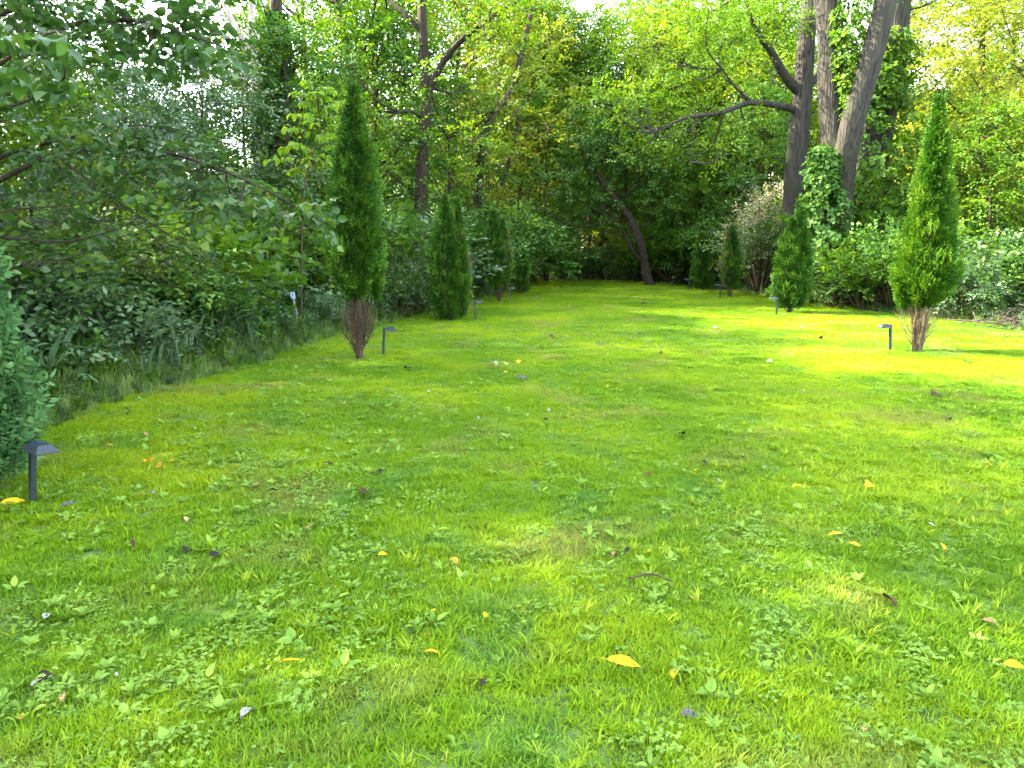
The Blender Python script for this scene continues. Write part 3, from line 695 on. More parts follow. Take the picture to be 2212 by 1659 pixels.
# forked dark tree, centre-left
d = 23
hero('forked_tree', 'dark-trunked tree forking into two long boughs above the bank', (X(905, d), d, 0),
     [([(X(905, d), d, 0), Pt(909, 430, d), Pt(912, 330, d), Pt(921, 215, d), Pt(915, 110, d), Pt(909, -60, d)], .20, .12)],
     cl([(790, 60, 90), (740, 110, 70), (840, 150, 80), (780, 240, 80), (860, 290, 60), (960, 90, 70), (1010, 180, 60), (1080, 60, 70), (1130, 130, 60), (1000, 300, 60), (1060, 20, 80), (860, 20, 80),
         (750, 190, 60), (980, 390, 55), (1150, 20, 70), (930, 170, 50, -1.5), (830, 360, 60), (730, 20, 70), (1060, 330, 50), (960, -40, 90), (1140, 210, 50)], d, 2.2),
     .12, .75, 'leaf', 'bark',
     [([Pt(921, 205, d), Pt(960, 130, d - .2), Pt(1010, 75, d - .5), Pt(1110, 5, d - .8), Pt(1200, -60, d - 1)], .11, .05),
      ([Pt(915, 75, d), Pt(880, 35, d), Pt(830, -10, d + .3), Pt(790, -60, d + .5)], .08, .03),
      ([Pt(917, 262, d), Pt(895, 243, d - .3), Pt(860, 242, d - .6)], .07, .03),
      ([Pt(920, 278, d), Pt(965, 275, d - .5), Pt(1020, 310, d - 1)], .05, .02)], v=.55)
# slanting twin trunks
d = 28
hero('slanting_tree', 'slanting dark tree with two bent stems behind the forked tree', (X(1028, d), d, 0),
     [([(X(1025, d), d, 0), Pt(1032, 440, d), Pt(1040, 330, d), Pt(1060, 255, d), Pt(1105, 195, d), Pt(1125, 120, d), Pt(1150, 20, d)], .19, .08)],
     cl([(1110, 250, 60), (1060, 150, 70), (1160, 160, 60), (1190, 90, 60), (1000, 220, 50), (1170, 300, 60), (1230, 230, 55), (1120, 340, 45), (1060, 60, 70)], d, 2), .15, .8, 'gold', 'bark',
     [([Pt(1085, 400, d + .5), Pt(1110, 310, d + .5), Pt(1122, 230, d + .5)], .09, .05), ([Pt(1112, 310, d + .5), Pt(1140, 285, d), Pt(1175, 262, d - .4)], .05, .02)], v=.35)
# leaning tree at the far end
gb = G(1403, 617); d = gb.y
hero('leaning_tree', 'dark leaning tree standing on the far end of the lawn', gb,
     [([gb, Pt(1396, 590, d), Pt(1385, 530, d), Pt(1362, 475, d + .3), Pt(1325, 425, d + .8), Pt(1285, 370, d + 1.2)], .22, .10)],
     cl([(1260, 350, 70), (1330, 320, 70), (1210, 400, 55), (1390, 370, 60), (1290, 430, 50), (1180, 460, 45), (1430, 430, 45), (1250, 270, 60), (1350, 250, 60), (1440, 330, 60), (1240, 470, 40), (1310, 500, 30), (1160, 380, 50)], d, 2), .15, 1.1, 'dark', 'bark',
     [([Pt(1387, 565, d), Pt(1365, 540, d - .4), Pt(1348, 500, d - .6), Pt(1335, 470, d - .8)], .07, .03), ([Pt(1368, 535, d - .4), Pt(1362, 500, d - .6), Pt(1358, 470, d - .8)], .04, .02)], v=.55)
# oak on the far right bank
d = 25
hero('oak', 'broad old oak with one long low bough reaching over the lawn', (X(1715, d), d, 0),
     [([(X(1712, d), d, 0), Pt(1716, 420, d), Pt(1722, 330, d), Pt(1730, 240, d), Pt(1735, 185, d), Pt(1742, 90, d), Pt(1755, -40, d)], .37, .25)],
     cl([(1480, 150, 80), (1560, 90, 80), (1640, 40, 80), (1420, 90, 80), (1400, 210, 70), (1500, 240, 60), (1580, 180, 60), (1330, 150, 60), (1350, 240, 60), (1420, 290, 50), (1660, 150, 60), (1530, 20, 90), (1440, 10, 80),
         (1610, 260, 45), (1650, 330, 40), (1360, 60, 60), (1300, 220, 50), (1470, 330, 45), (1700, 30, 60, -1), (1820, 60, 60, 2), (1560, 330, 40), (1380, 330, 45)], d, 2), .11, 1.15, 'leaf', 'bark_grey',
     [([Pt(1722, 238, d), Pt(1680, 228, d - .5), Pt(1620, 222, d - 1), Pt(1560, 243, d - 1.4), Pt(1480, 255, d - 1.8), Pt(1420, 285, d - 2)], .12, .03),
      ([Pt(1730, 200, d), Pt(1700, 170, d - .3), Pt(1665, 110, d - .6), Pt(1630, 60, d - .9), Pt(1600, -40, d - 1.2)], .19, .03),
      ([Pt(1738, 195, d), Pt(1765, 165, d + .2), Pt(1772, 130, d + .2)], .12, .06),
      ([Pt(1625, 222, d - 1), Pt(1590, 190, d - 1.2), Pt(1560, 150, d - 1.5)], .06, .02),
      ([Pt(1500, 253, d - 1.7), Pt(1497, 300, d - 1.8), Pt(1490, 350, d - 2)], .03, .012)], v=.75, lump=.03)
# great twin trunk
d = 22
hero('great_twin_tree', 'great grey twin-trunked tree forking low above the vine thicket', (X(1808, d), d, 0),
     [([(X(1812, d), d, 0), Pt(1812, 420, d), Pt(1812, 350, d), Pt(1803, 290, d), Pt(1795, 180, d), Pt(1795, 80, d), Pt(1780, -80, d)], .41, .34),
      ([Pt(1814, 440, d + .02), Pt(1824, 350, d - .4), Pt(1843, 260, d - .7), Pt(1875, 150, d - .9), Pt(1900, 60, d - 1), Pt(1932, -90, d - 1.1)], .34, .27)],
     cl([(1850, -60, 90), (1760, -80, 90), (1980, -90, 90)], d, 1), .10, .8, 'leaf', 'bark_grey', seg=40, lump=.045)
d = 25
hero('great_rear_tree', 'thick straight trunk standing behind the great twin trunks', (X(1880, d), d, 0),
     [([(X(1872, d), d, 0), Pt(1880, 420, d), Pt(1890, 300, d), Pt(1915, 180, d), Pt(1930, 60, d), Pt(1940, -80, d)], .55, .43)],
     cl([(1990, -60, 90), (2060, -20, 60)], d, 1), .11, .8, 'leaf', 'bark_grey', seg=36, lump=.045)
# pale slim stems and the ivy-clad one, upper left
d = 20
hero('ivied_tree', 'straight trunk wrapped in dark ivy against the sky gap', (X(585, d), d, 0),
     [([(X(590, d), d, 0), Pt(590, 300, d), Pt(594, 150, d), Pt(598, -60, d)], .19, .15)],
     cl([(640, 30, 60), (560, -10, 50), (660, 110, 50), (530, 80, 40)], d), .12, .5, 'leaf', 'bark')
d = 21
hero('pale_tree', 'pale-barked slim tree with several bare rising stems', (X(555, d), d, 0),
     [([(X(560, d), d, 0), Pt(556, 250, d), Pt(548, 120, d), Pt(542, -60, d)], .15, .10)],
     cl([(500, 60, 45), (470, 130, 40), (520, 190, 45), (440, 20, 40), (600, 180, 40)], d), .12, .4, 'leaf', 'bark_pale',
     [([Pt(555, 150, d), Pt(520, 80, d), Pt(490, 20, d), Pt(470, -40, d)], .09, .06), ([Pt(556, 260, d), Pt(530, 190, d - .3), Pt(505, 130, d - .5)], .06, .03)])

# ---- climbing vines on trunks (each its own plant)
def vine(label, line, rad, n, leaf, mat='dark', v=.5, side=None, thick=.16):
    ln = smooth_line(line, 60); L = Leaves(); K = Tubes()
    t = rng.random(n) ** .9; i = (t * 59).astype(int); p = ln[i]
    a = rng.uniform(0, 6.28, n) if side is None else rng.normal(side, .9, n)
    rr = np.interp(t, np.linspace(0, 1, len(rad)), rad) * (1 + .35 * np.sin(a * 2 + t * 18))
    o = np.stack([np.cos(a), np.sin(a), np.zeros(n)], 1)
    p = p + o * (rr + rng.uniform(0, thick, n))[:, None]
    D = o * .5 + np.array([0, 0, -.5]) + rng.normal(0, .4, (n, 3)); N = o + np.array([0, 0, .7]) + rng.normal(0, .3, (n, 3))
    sprays(L, p, D, N, .22, 5, leaf, leaf * .85, np.clip(v + rng.normal(0, .15, n), 0, 1))
    K.add(wander(ln + np.array([0, -rad[-1] * .9, 0]), .05), np.linspace(.02, .008, 60), 5)
    base = Vector(line[0])
    th = thing('climbing_vine', label, 'vine', base)
    obj('stem', K.mesh('vine_stem', M['twig'], base), th); obj('foliage', L.mesh('vine_foliage', [M[mat]], origin=base), th)
d = 20
vine('dark ivy wrapping the straight trunk against the sky gap', [(X(590, d), d, 0), Pt(590, 300, d), Pt(594, 150, d), Pt(597, 20, d)], [.42, .34, .2, .06], 1300, .11, thick=.1)
d = 21.6
vine('leafy vine hanging between the great twin trunks', [Pt(1842, 262, d - .2), Pt(1836, 180, d - .2), Pt(1830, 90, d - .3), Pt(1850, -20, d - .3)], [.01, .05, .16, .3], 300, .13, 'leaf', .6, thick=.15)
vine('vine climbing the foot of the great twin trunk', [(X(1775, d), d - .1, 0), Pt(1778, 440, d - .1), Pt(1778, 310, d - .1)], [.7, .5, .25, .05], 700, .14, 'dark', .6)
d = 24.6
vine('vine climbing the thick rear trunk', [(X(1880, d), d, 0), Pt(1885, 300, d), Pt(1918, 180, d), Pt(1928, 60, d)], [.9, .6, .42, .35], 600, .15, 'leaf', .4, side=-1.8, thick=.25)

# ---------------------------------------------------------------- shrubs
def proto_shrub(rx, rz, n, leaf, dens, mat, v=.5, K=8, slen=.35, wr=.55, stems=14, pinn=False, loose=.35):
    L = Leaves(); T = Tubes()
    for k in range(n):
        a = k * 2.4; q = rx * math.sqrt((k + .5) / n) * .85; z = rz * (1 - (q / rx) ** 2 * .55) * rng.uniform(.45, .92)
        r = rx * rng.uniform(.28, .42)
        c = np.array([math.cos(a) * q, math.sin(a) * q, z])
        crown(L, [(c, (r, r, r * .75))], leaf, dens, v, K, slen, wr, upward=.4)
        T.add(smooth_line([(math.cos(a) * .1, math.sin(a) * .1, -.03), c * np.array([.6, .6, .5]), c], 6), np.linspace(.022, .006, 6) * max(1, rz / 2), 5)
    return T.mesh('stems', M['twig']), L.mesh('foliage', [M[mat]])
sh = {
 'thicket': (proto_shrub(1.3, 1.7, 14, .09, 1.6, 'dark', .6, wr=.65), 1.7),
 'grey': (proto_shrub(1.2, 1.5, 14, .11, 1.5, 'blue', .55, wr=.45), 1.5),
 'broad': (proto_shrub(1.3, 1.8, 13, .12, 1.5, 'leaf', .4, wr=.8), 1.8),
 'pale': (proto_shrub(1.3, 1.6, 11, .09, 1.1, 'lime2', .7, wr=.6), 1.6),
 'pink': (proto_shrub(1.5, 3.6, 26, .08, .8, 'pink', .5, wr=.75, slen=.5), 3.6),
 'vineheap': (proto_shrub(1.8, 3.6, 20, .14, 1.3, 'leaf', .35, wr=.9), 3.6),
 'gold': (proto_shrub(1.3, 1.8, 11, .10, .9, 'gold', .4, wr=.7), 1.8),
}
def shrub(kind, px, d, h, label, wide=1.0, name='shrub', group='shrubs along the edge of the wood'):
    (tm, lm), h0 = sh[kind]; s = h / h0
    t = thing(name, label, 'shrub', (X(px, d), d, 0), group, rng.uniform(0, 6.28), (s * wide, s * wide, s))
    obj('stems', tm, t); obj('foliage', lm, t)
for a in [
 ('grey', 60, 8.9, 1.5, 'cool green shrub on the bank close behind the nearest arborvitae', 1.0),
 ('thicket', -40, 9.5, 2.3, 'dark shrub at the picture edge above the nearest arborvitae', 1.1),
 ('grey', 205, 9.7, 1.4, 'large-leaved bluish shrub lowest on the near bank', 1.0),
 ('thicket', 190, 10.8, 2.3, 'dark twiggy shrub under the bare linden twigs', 1.1),
 ('thicket', 330, 11.3, 1.7, 'dark shrub on the bank below the dense linden spray', 1.1),
 ('broad', 350, 12.4, 2.4, 'broad-leaved shrub under the lowest linden bough', 1.1),
 ('grey', 430, 12.8, 1.5, 'greyish shrub leaning out over the bank grass', 1.0),
 ('broad', 470, 14, 2.3, 'broad-leaved shrub behind the leaning greyish shrub', 1.0),
 ('pale', 520, 14.0, 1.35, 'pale weedy shrub a little before the marker post', .8),
 ('grey', 560, 16.3, 2.3, 'cool green shrub behind the pale weedy shrub', 1.0),
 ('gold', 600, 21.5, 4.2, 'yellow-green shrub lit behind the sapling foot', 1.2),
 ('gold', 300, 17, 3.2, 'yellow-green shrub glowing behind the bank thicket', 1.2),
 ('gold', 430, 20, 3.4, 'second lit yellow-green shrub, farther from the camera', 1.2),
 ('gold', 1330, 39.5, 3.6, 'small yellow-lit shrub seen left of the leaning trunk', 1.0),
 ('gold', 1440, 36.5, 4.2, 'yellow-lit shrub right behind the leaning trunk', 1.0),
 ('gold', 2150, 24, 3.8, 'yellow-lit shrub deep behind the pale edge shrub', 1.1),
 ('broad', 660, 16.9, 2.6, 'broad-leaved shrub arching over the dark hollow', .9),
 ('thicket', 600, 18.2, 3.0, 'high dark thicket behind the marker post', 1.2),
 ('thicket', 700, 20, 3.6, 'high dark thicket closing the hollow behind the tall arborvitae', 1.2),
 ('grey', 705, 14.9, .7, 'low dense shrub at the foot of the marker post', 1.0),
 ('grey', 880, 20.5, 2.4, 'grey-green mounded shrub behind the tall dark arborvitae', 1.1),
 ('pale', 855, 17.5, 1.6, 'sunlit pale green shrub at the shoulder of the tall arborvitae', .8),
 ('pale', 905, 18.9, 1.05, 'low pale shrub left of the two-tipped arborvitae', .9),
 ('thicket', 955, 24.5, 3.0, 'dark shrub behind the two-tipped arborvitae', 1.1),
 ('grey', 1022, 25.5, 1.6, 'cool green shrub between the two-tipped and twin-tipped arborvitaes', .9),
 ('thicket', 1050, 28.5, 3.4, 'dark shrub behind the twin-tipped arborvitae', 1.1),
 ('thicket', 1120, 33.5, 2.8, 'dark shrub behind the small dark arborvitae', 1.1),
 ('thicket', 1090, 34, 3.6, 'high dark shrub past the end of the bank', 1.1),
 ('grey', 1160, 37.5, 1.5, 'low cool shrub where the far lawn edge begins', 1.3),
 ('thicket', 1215, 38, 1.25, 'low brown-green shrub under the light gap', 1.4),
 ('thicket', 1275, 38, 1.7, 'rounded dark shrub in the middle of the far edge', 1.3),
 ('grey', 1330, 37.4, 1.8, 'cool green shrub behind the leaning tree', 1.3),
 ('thicket', 1385, 36, 2.1, 'dark shrub directly behind the foot of the leaning tree', 1.2),
 ('broad', 1450, 34.5, 3.0, 'broad-leaved shrub on the far corner of the lawn', 1.1),
 ('grey', 1470, 35.5, 2.4, 'cool green shrub behind the narrow dark arborvitae', 1.1),
 ('thicket', 1545, 33, 3.0, 'dark shrub between the two small arborvitaes', 1.1),
 ('thicket', 1600, 31, 3.4, 'dark shrub behind the pinkish blossoming shrub', 1.1),
 ('thicket', 1760, 27, 3.2, 'dark shrub between the oak and the twin trunks', 1.1),
 ('pale', 1800, 20.6, 1.5, 'pale shrub at the foot of the vine thicket', 1.0),
 ('broad', 1860, 20.0, 1.7, 'broad-leaved shrub before the great twin trunks', 1.0),
 ('thicket', 1930, 19.6, 2.4, 'dark shrub behind the tallest arborvitae', 1.0),
 ('grey', 2085, 17.4, 1.35, 'bluish mounded shrub beside the tallest arborvitae', .8),
 ('pale', 2130, 18.2, 2.0, 'large pale green shrub with sunlit top right of the tallest arborvitae', 1.1),
 ('thicket', 2225, 18.6, 1.9, 'dark shrub at the picture edge behind the brush pile', 1.1),
 ('thicket', 2340, 17.5, 2.2, 'dark shrub past the brush pile', 1.1),
 ('thicket', 2010, 22.5, 3.0, 'dark shrub filling in behind the tallest arborvitae', 1.2),
]: shrub(*a)
shrub('pink', 1640, 26.5, 4.0, 'tall loose shrub covered in pale pinkish blossom', 1.0, 'blossoming_shrub')
shrub('pink', 1695, 27.5, 4.6, 'second pinkish shrub rising behind the ragged-topped arborvitae', .8, 'blossoming_shrub')
shrub('vineheap', 1880, 22.0, 3.3, 'tall heap of vines smothering the foot of the great trunks', .9, 'vine_thicket')
shrub('vineheap', 1945, 23.2, 5.4, 'heap of large-leaved vines between rear trunk and tallest arborvitae', .8, 'vine_thicket')
shrub('vineheap', 1785, 23.5, 4.0, 'vine heap left of the great twin trunks', .8, 'vine_thicket')

# ---------------------------------------------------------------- rough growth along the edges, floor of the wood, far wood
def tall_tuft(n, l, w, mat, lean=.45):
    L = Leaves(); a = rng.uniform(0, 6.28, n); h = np.stack([np.cos(a), np.sin(a), np.zeros(n)], 1)
    le = rng.uniform(.05, lean, n)[:, None]
    L.add(rng.normal(0, .05, (n, 3)) * np.array([1, 1, 0]), np.array([0, 0, 1.]) + h * le, h * 1.6 - np.array([0, 0, 1.]) * le, rng.uniform(.5, 1.1, n) * l, rng.uniform(.6, 1.3, n) * w, np.clip(rng.normal(.5, .25, n), 0, 1))
    return L.mesh('tall_tuft', [M[mat]], shape='blade')
def leafy_stem(n, h, leaf, mat, wr=.45):
    L = Leaves(); 
    for k in range(n):
        b = np.array([*rng.normal(0, .1, 2), 0]); lean = rng.normal(0, .25, 2); hh = h * rng.uniform(.6, 1.1); m = 11
        z = np.linspace(.2, 1, m); p = b + np.stack([lean[0] * z ** 1.5 * hh, lean[1] * z ** 1.5 * hh, z * hh], 1)
        a = np.arange(m) * 2.4 + rng.uniform(0, 6)
        d = np.stack([np.cos(a), np.sin(a), rng.uniform(-.3, .4, m)], 1)
        L.add(p, d, np.array([0, 0, 1.]) + rng.normal(0, .3, (m, 3)), leaf * rng.uniform(.6, 1.1, m), leaf * wr, np.clip(rng.normal(.5, .2, m), 0, 1))
        L.add(b[None], np.array([[lean[0], lean[1], 1.]]), np.array([[1., 0, 0]]), hh * 1.02, .008, np.array([.3]))
    return L.mesh('leafy_stem', [M[mat]], shape='leaf')
def coarse(n):
    L = Leaves(); a = rng.uniform(0, 6.28, n); h = np.stack([np.cos(a), np.sin(a), np.zeros(n)], 1)
    le = rng.uniform(.25, 1.3, n)[:, None]
    L.add(rng.normal(0, .012, (n, 3)) * np.array([1, 1, 0]), np.array([0, 0, 1.]) + h * le, h - np.array([0, 0, 1.]) * le, rng.uniform(.045, .095, n), rng.uniform(.004, .0075, n), np.clip(rng.normal(.6, .25, n), 0, 1))
    return L.mesh('coarse_tuft', [M['coarse']], shape='blade')
M['coarse'] = leaf_mat('coarse_lawn_grass', [(0, (.09, .18, .006)), (.6, (.19, .29, .008)), (1, (.34, .38, .02))], trans=.4, wscale=1.0)
n = 9000
x = rng.uniform(-3.5, 8, n); y = 1.7 + 9 * rng.random(n) ** 1.2
f = .5 + .5 * np.sin(x * 2.3 + 1.5 * np.sin(y * 1.7)) * np.cos(y * 1.9 - x)
k = (rng.random(n) < np.clip(.35 + .13 * x, .08, 1) * np.clip(f * 1.4 - .2, .05, 1)) & inside(lawn_poly, x, y); x, y = x[k], y[k]; n = len(x)
scatter('coarse_grass', [coarse(c) for c in (12, 16, 20, 26)], np.stack([x, y, np.full(n, .003)], 1), rng.uniform(0, 6.28, n), rng.uniform(.6, 1.15, n), rng.integers(0, 4, n), kind='stuff',
        label='coarse bright yellow-green grass clumps in the lawn', category='grass')
M['rough'] = leaf_mat('rough_grass', [(0, (.08, .15, .03)), (.6, (.14, .23, .06)), (1, (.27, .28, .11))], trans=.35, wscale=1.2)
rv = [tall_tuft(70, .55, .006, 'rough'), tall_tuft(60, .8, .007, 'rough', .7), tall_tuft(60, .4, .006, 'rough', .9), leafy_stem(5, .6, .11, 'blue'), leafy_stem(6, .45, .08, 'leaf', .5),
      leafy_stem(4, .85, .13, 'blue', .35), leafy_stem(7, .3, .07, 'lime2', .6), leafy_stem(4, .7, .15, 'dark', .7)]
def strip(line, n, w0, w1, side):
    """random points beside a border line, w0..w1 metres out"""
    P = np.array(line, float); seg = np.hypot(*np.diff(P, axis=0).T); cum = np.concatenate([[0], np.cumsum(seg)])
    s = rng.uniform(0, cum[-1], n); i = np.clip(np.searchsorted(cum, s) - 1, 0, len(seg) - 1); f = ((s - cum[i]) / seg[i])[:, None]
    p = P[i] * (1 - f) + P[i + 1] * f; t = (P[i + 1] - P[i]) / seg[i][:, None]; nrm = np.stack([-t[:, 1], t[:, 0]], 1) * side
    o = w0 + (w1 - w0) * rng.random(n) ** 1.2
    return p + nrm * o[:, None], o
pl, ol = strip(left_line[2:], 5200, -.22, 2.2, 1)
pf, of = strip([left_line[-1]] + far_line + right_line[:2], 500, -.1, 3, 1)
pr_, or_ = strip(right_line[1:-2], 1400, -.05, 2.4, 1)
pp = np.concatenate([pl, pf, pr_]); oo = np.concatenate([ol, of, or_])
hs = np.interp(oo, [-.2, .1, .8, 2.3], [.25, .5, .95, 1.2]) * rng.uniform(.7, 1.2, len(oo))
hs *= np.where(pp[:, 0] > 3, .62, 1)
ixs = np.where(oo < .35, rng.choice([0, 2, 2, 6, 4], len(oo)), rng.integers(0, len(rv), len(oo)))
scatter('edge_undergrowth', rv, np.concatenate([pp, np.zeros((len(pp), 1))], 1), rng.uniform(0, 6.28, len(pp)), hs, ixs, kind='stuff',
        label='rough grass and leafy weeds growing along the edge of the lawn', category='undergrowth')
n = 5200
x = rng.uniform(-24, 26, n); y = rng.uniform(6, 58, n); k = ~inside(lawn_poly, x, y); x, y = x[k], y[k]
k = edge_dist(lawn_poly, x, y) > 1.0; x, y = x[k], y[k]
uv = [leafy_stem(6, .5, .14, 'dark', .6), leafy_stem(8, .3, .12, 'leaf', .6), tall_tuft(30, .5, .012, 'rough'), leafy_stem(5, .8, .16, 'dark', .5)]
scatter('undergrowth', uv, np.stack([x, y, np.zeros(len(x))], 1), rng.uniform(0, 6.28, len(x)), rng.uniform(.7, 1.5, len(x)), rng.choice([0, 0, 1, 1, 2, 3], len(x)), kind='stuff',
        label='low leafy growth covering the floor of the wood', category='undergrowth')
def joined(tm, cm):
    bm = bmesh.new(); bm.from_mesh(tm); nt = len(bm.faces); bm.from_mesh(cm)
    me = bpy.data.meshes.new('far_tree'); bm.to_mesh(me); bm.free()
    a = np.ones(len(me.polygons), np.int32); a[:nt] = 0; me.polygons.foreach_set('material_index', a)
    me.materials.append(tm.materials[0]); me.materials.append(cm.materials[0]); return me
fv = [joined(*protos[k]) for k in ('dark', 'gold', 'green', 'green2', 'low', 'slim')]
n = 260
az = rng.uniform(-1.05, 1.05, n); rd = rng.uniform(48, 88, n); x = rd * np.sin(az); y = rd * np.cos(az)
pxs = 1106 + F * x / y
hmax = np.interp(pxs, [-400, 60, 160, 470, 540, 620, 900, 1150, 1200, 1330, 1400, 1900, 2000, 2212, 2600], [12, 11, 9, 8.0, 8.5, 9, 16, 14, 11.5, 11.5, 15, 15, 12.5, 12.5, 13])
scatter('distant_wood', fv, np.stack([x, y, np.zeros(n)], 1), rng.uniform(0, 6.28, n), hmax / 13 * rng.uniform(.8, 1.05, n), rng.integers(0, 5, n), kind='stuff',
        label='far-off wood closing the view behind the nearer trees', category='woods')

# ---------------------------------------------------------------- single leaves (meshes shared by all leaf objects)
def leaf_mesh(name, mat, kind='ovate', curl=.15, cup=.12, stalk=.25, var=.5, twist=0):
    """unit-length leaf in x, midrib folded, outline by kind"""
    if kind == 'ovate': o = [(0, .02), (.12, .2), (.32, .31), (.55, .27), (.8, .13), (1, 0)]
    elif kind == 'heart': o = [(-.04, .16), (.1, .38), (.32, .46), (.56, .38), (.8, .17), (1, 0)]
    elif kind == 'long': o = [(0, .02), (.15, .13), (.4, .18), (.65, .16), (.85, .08), (1, 0)]
    else: o = [(0, .05), (.1, .33), (.3, .2), (.45, .42), (.6, .2), (.78, .2), (1, 0)]     # lobed
    n = len(o); V = []; Fc = []
    for s in (0, 1, -1):
        for x, w in o:
            y = w * s; z = -curl * (x - .4) ** 2 * 2 + cup * abs(y) * 2 + twist * x * y
            V.append((x if s == 0 else x - .02, y, z) if s else (max(x, 0), 0, -curl * (x - .4) ** 2 * 2))
    for k in range(n - 1):
        Fc.append((k, k + 1, n + k + 1, n + k)); Fc.append((k + 1, k, 2 * n + k, 2 * n + k + 1))
    b = len(V); V += [(0, -.008, 0), (0, .008, 0), (-stalk, .006, -.03), (-stalk, -.006, -.03)]; Fc.append((b, b + 1, b + 2, b + 3))
    return mesh_from(name, V, np.array(Fc), np.full(len(V), var), True, [M[mat]])
def two_tone(name, c1, c2, trans=.25):
    m, nt, n, l, out = node_mat(name)
    tc = n.new('ShaderNodeTexCoord'); no = n.new('ShaderNodeTexNoise'); no.inputs['Scale'].default_value = 7; no.inputs['Detail'].default_value = 7
    l.new(tc.outputs['Object'], no.inputs[0]); r = ramp(n, [(.40, c1), (.58, c2), (.68, tuple(x * .35 for x in c2))]); l.new(no.outputs[0], r.inputs[0])
    b = n.new('ShaderNodeBsdfPrincipled'); b.inputs['Roughness'].default_value = .8; b.inputs['Specular IOR Level'].default_value = .15; l.new(r.outputs[0], b.inputs['Base Color'])
    t = n.new('ShaderNodeBsdfTranslucent'); l.new(r.outputs[0], t.inputs[0]); ms = n.new('ShaderNodeMixShader'); ms.inputs[0].default_value = trans
    l.new(b.outputs[0], ms.inputs[1]); l.new(t.outputs[0], ms.inputs[2]); l.new(ms.outputs[0], out.inputs[0]); return m
FL = {'yellow': ((.60, .40, .01), (.42, .27, .01)), 'orange': ((.50, .24, .02), (.35, .16, .02)), 'cream': ((.38, .30, .14), (.26, .19, .08)), 'white': ((.30, .30, .27), (.19, .19, .17)),
      'peach': ((.34, .20, .09), (.22, .12, .05)), 'dark': ((.010, .008, .006), (.022, .016, .010)), 'brown': ((.06, .03, .014), (.03, .015, .008)), 'grey': ((.11, .115, .10), (.05, .05, .045)), 'red': ((.12, .03, .012), (.05, .02, .01))}
flm = {}
for c, (a, b) in FL.items():
    M['fallen_' + c] = two_tone('fallen_leaf_' + c, a, b, .1 if c in ('dark', 'brown') else .25)
    flm[c] = [leaf_mesh('fallen_leaf', 'fallen_' + c, k, cu, cp, .3, .5, tw) for k, cu, cp, tw in
              (('ovate', .14, .18, .3), ('heart', .2, .2, -.4), ('long', .12, .18, .25), ('lobed', .3, .2, .5))]
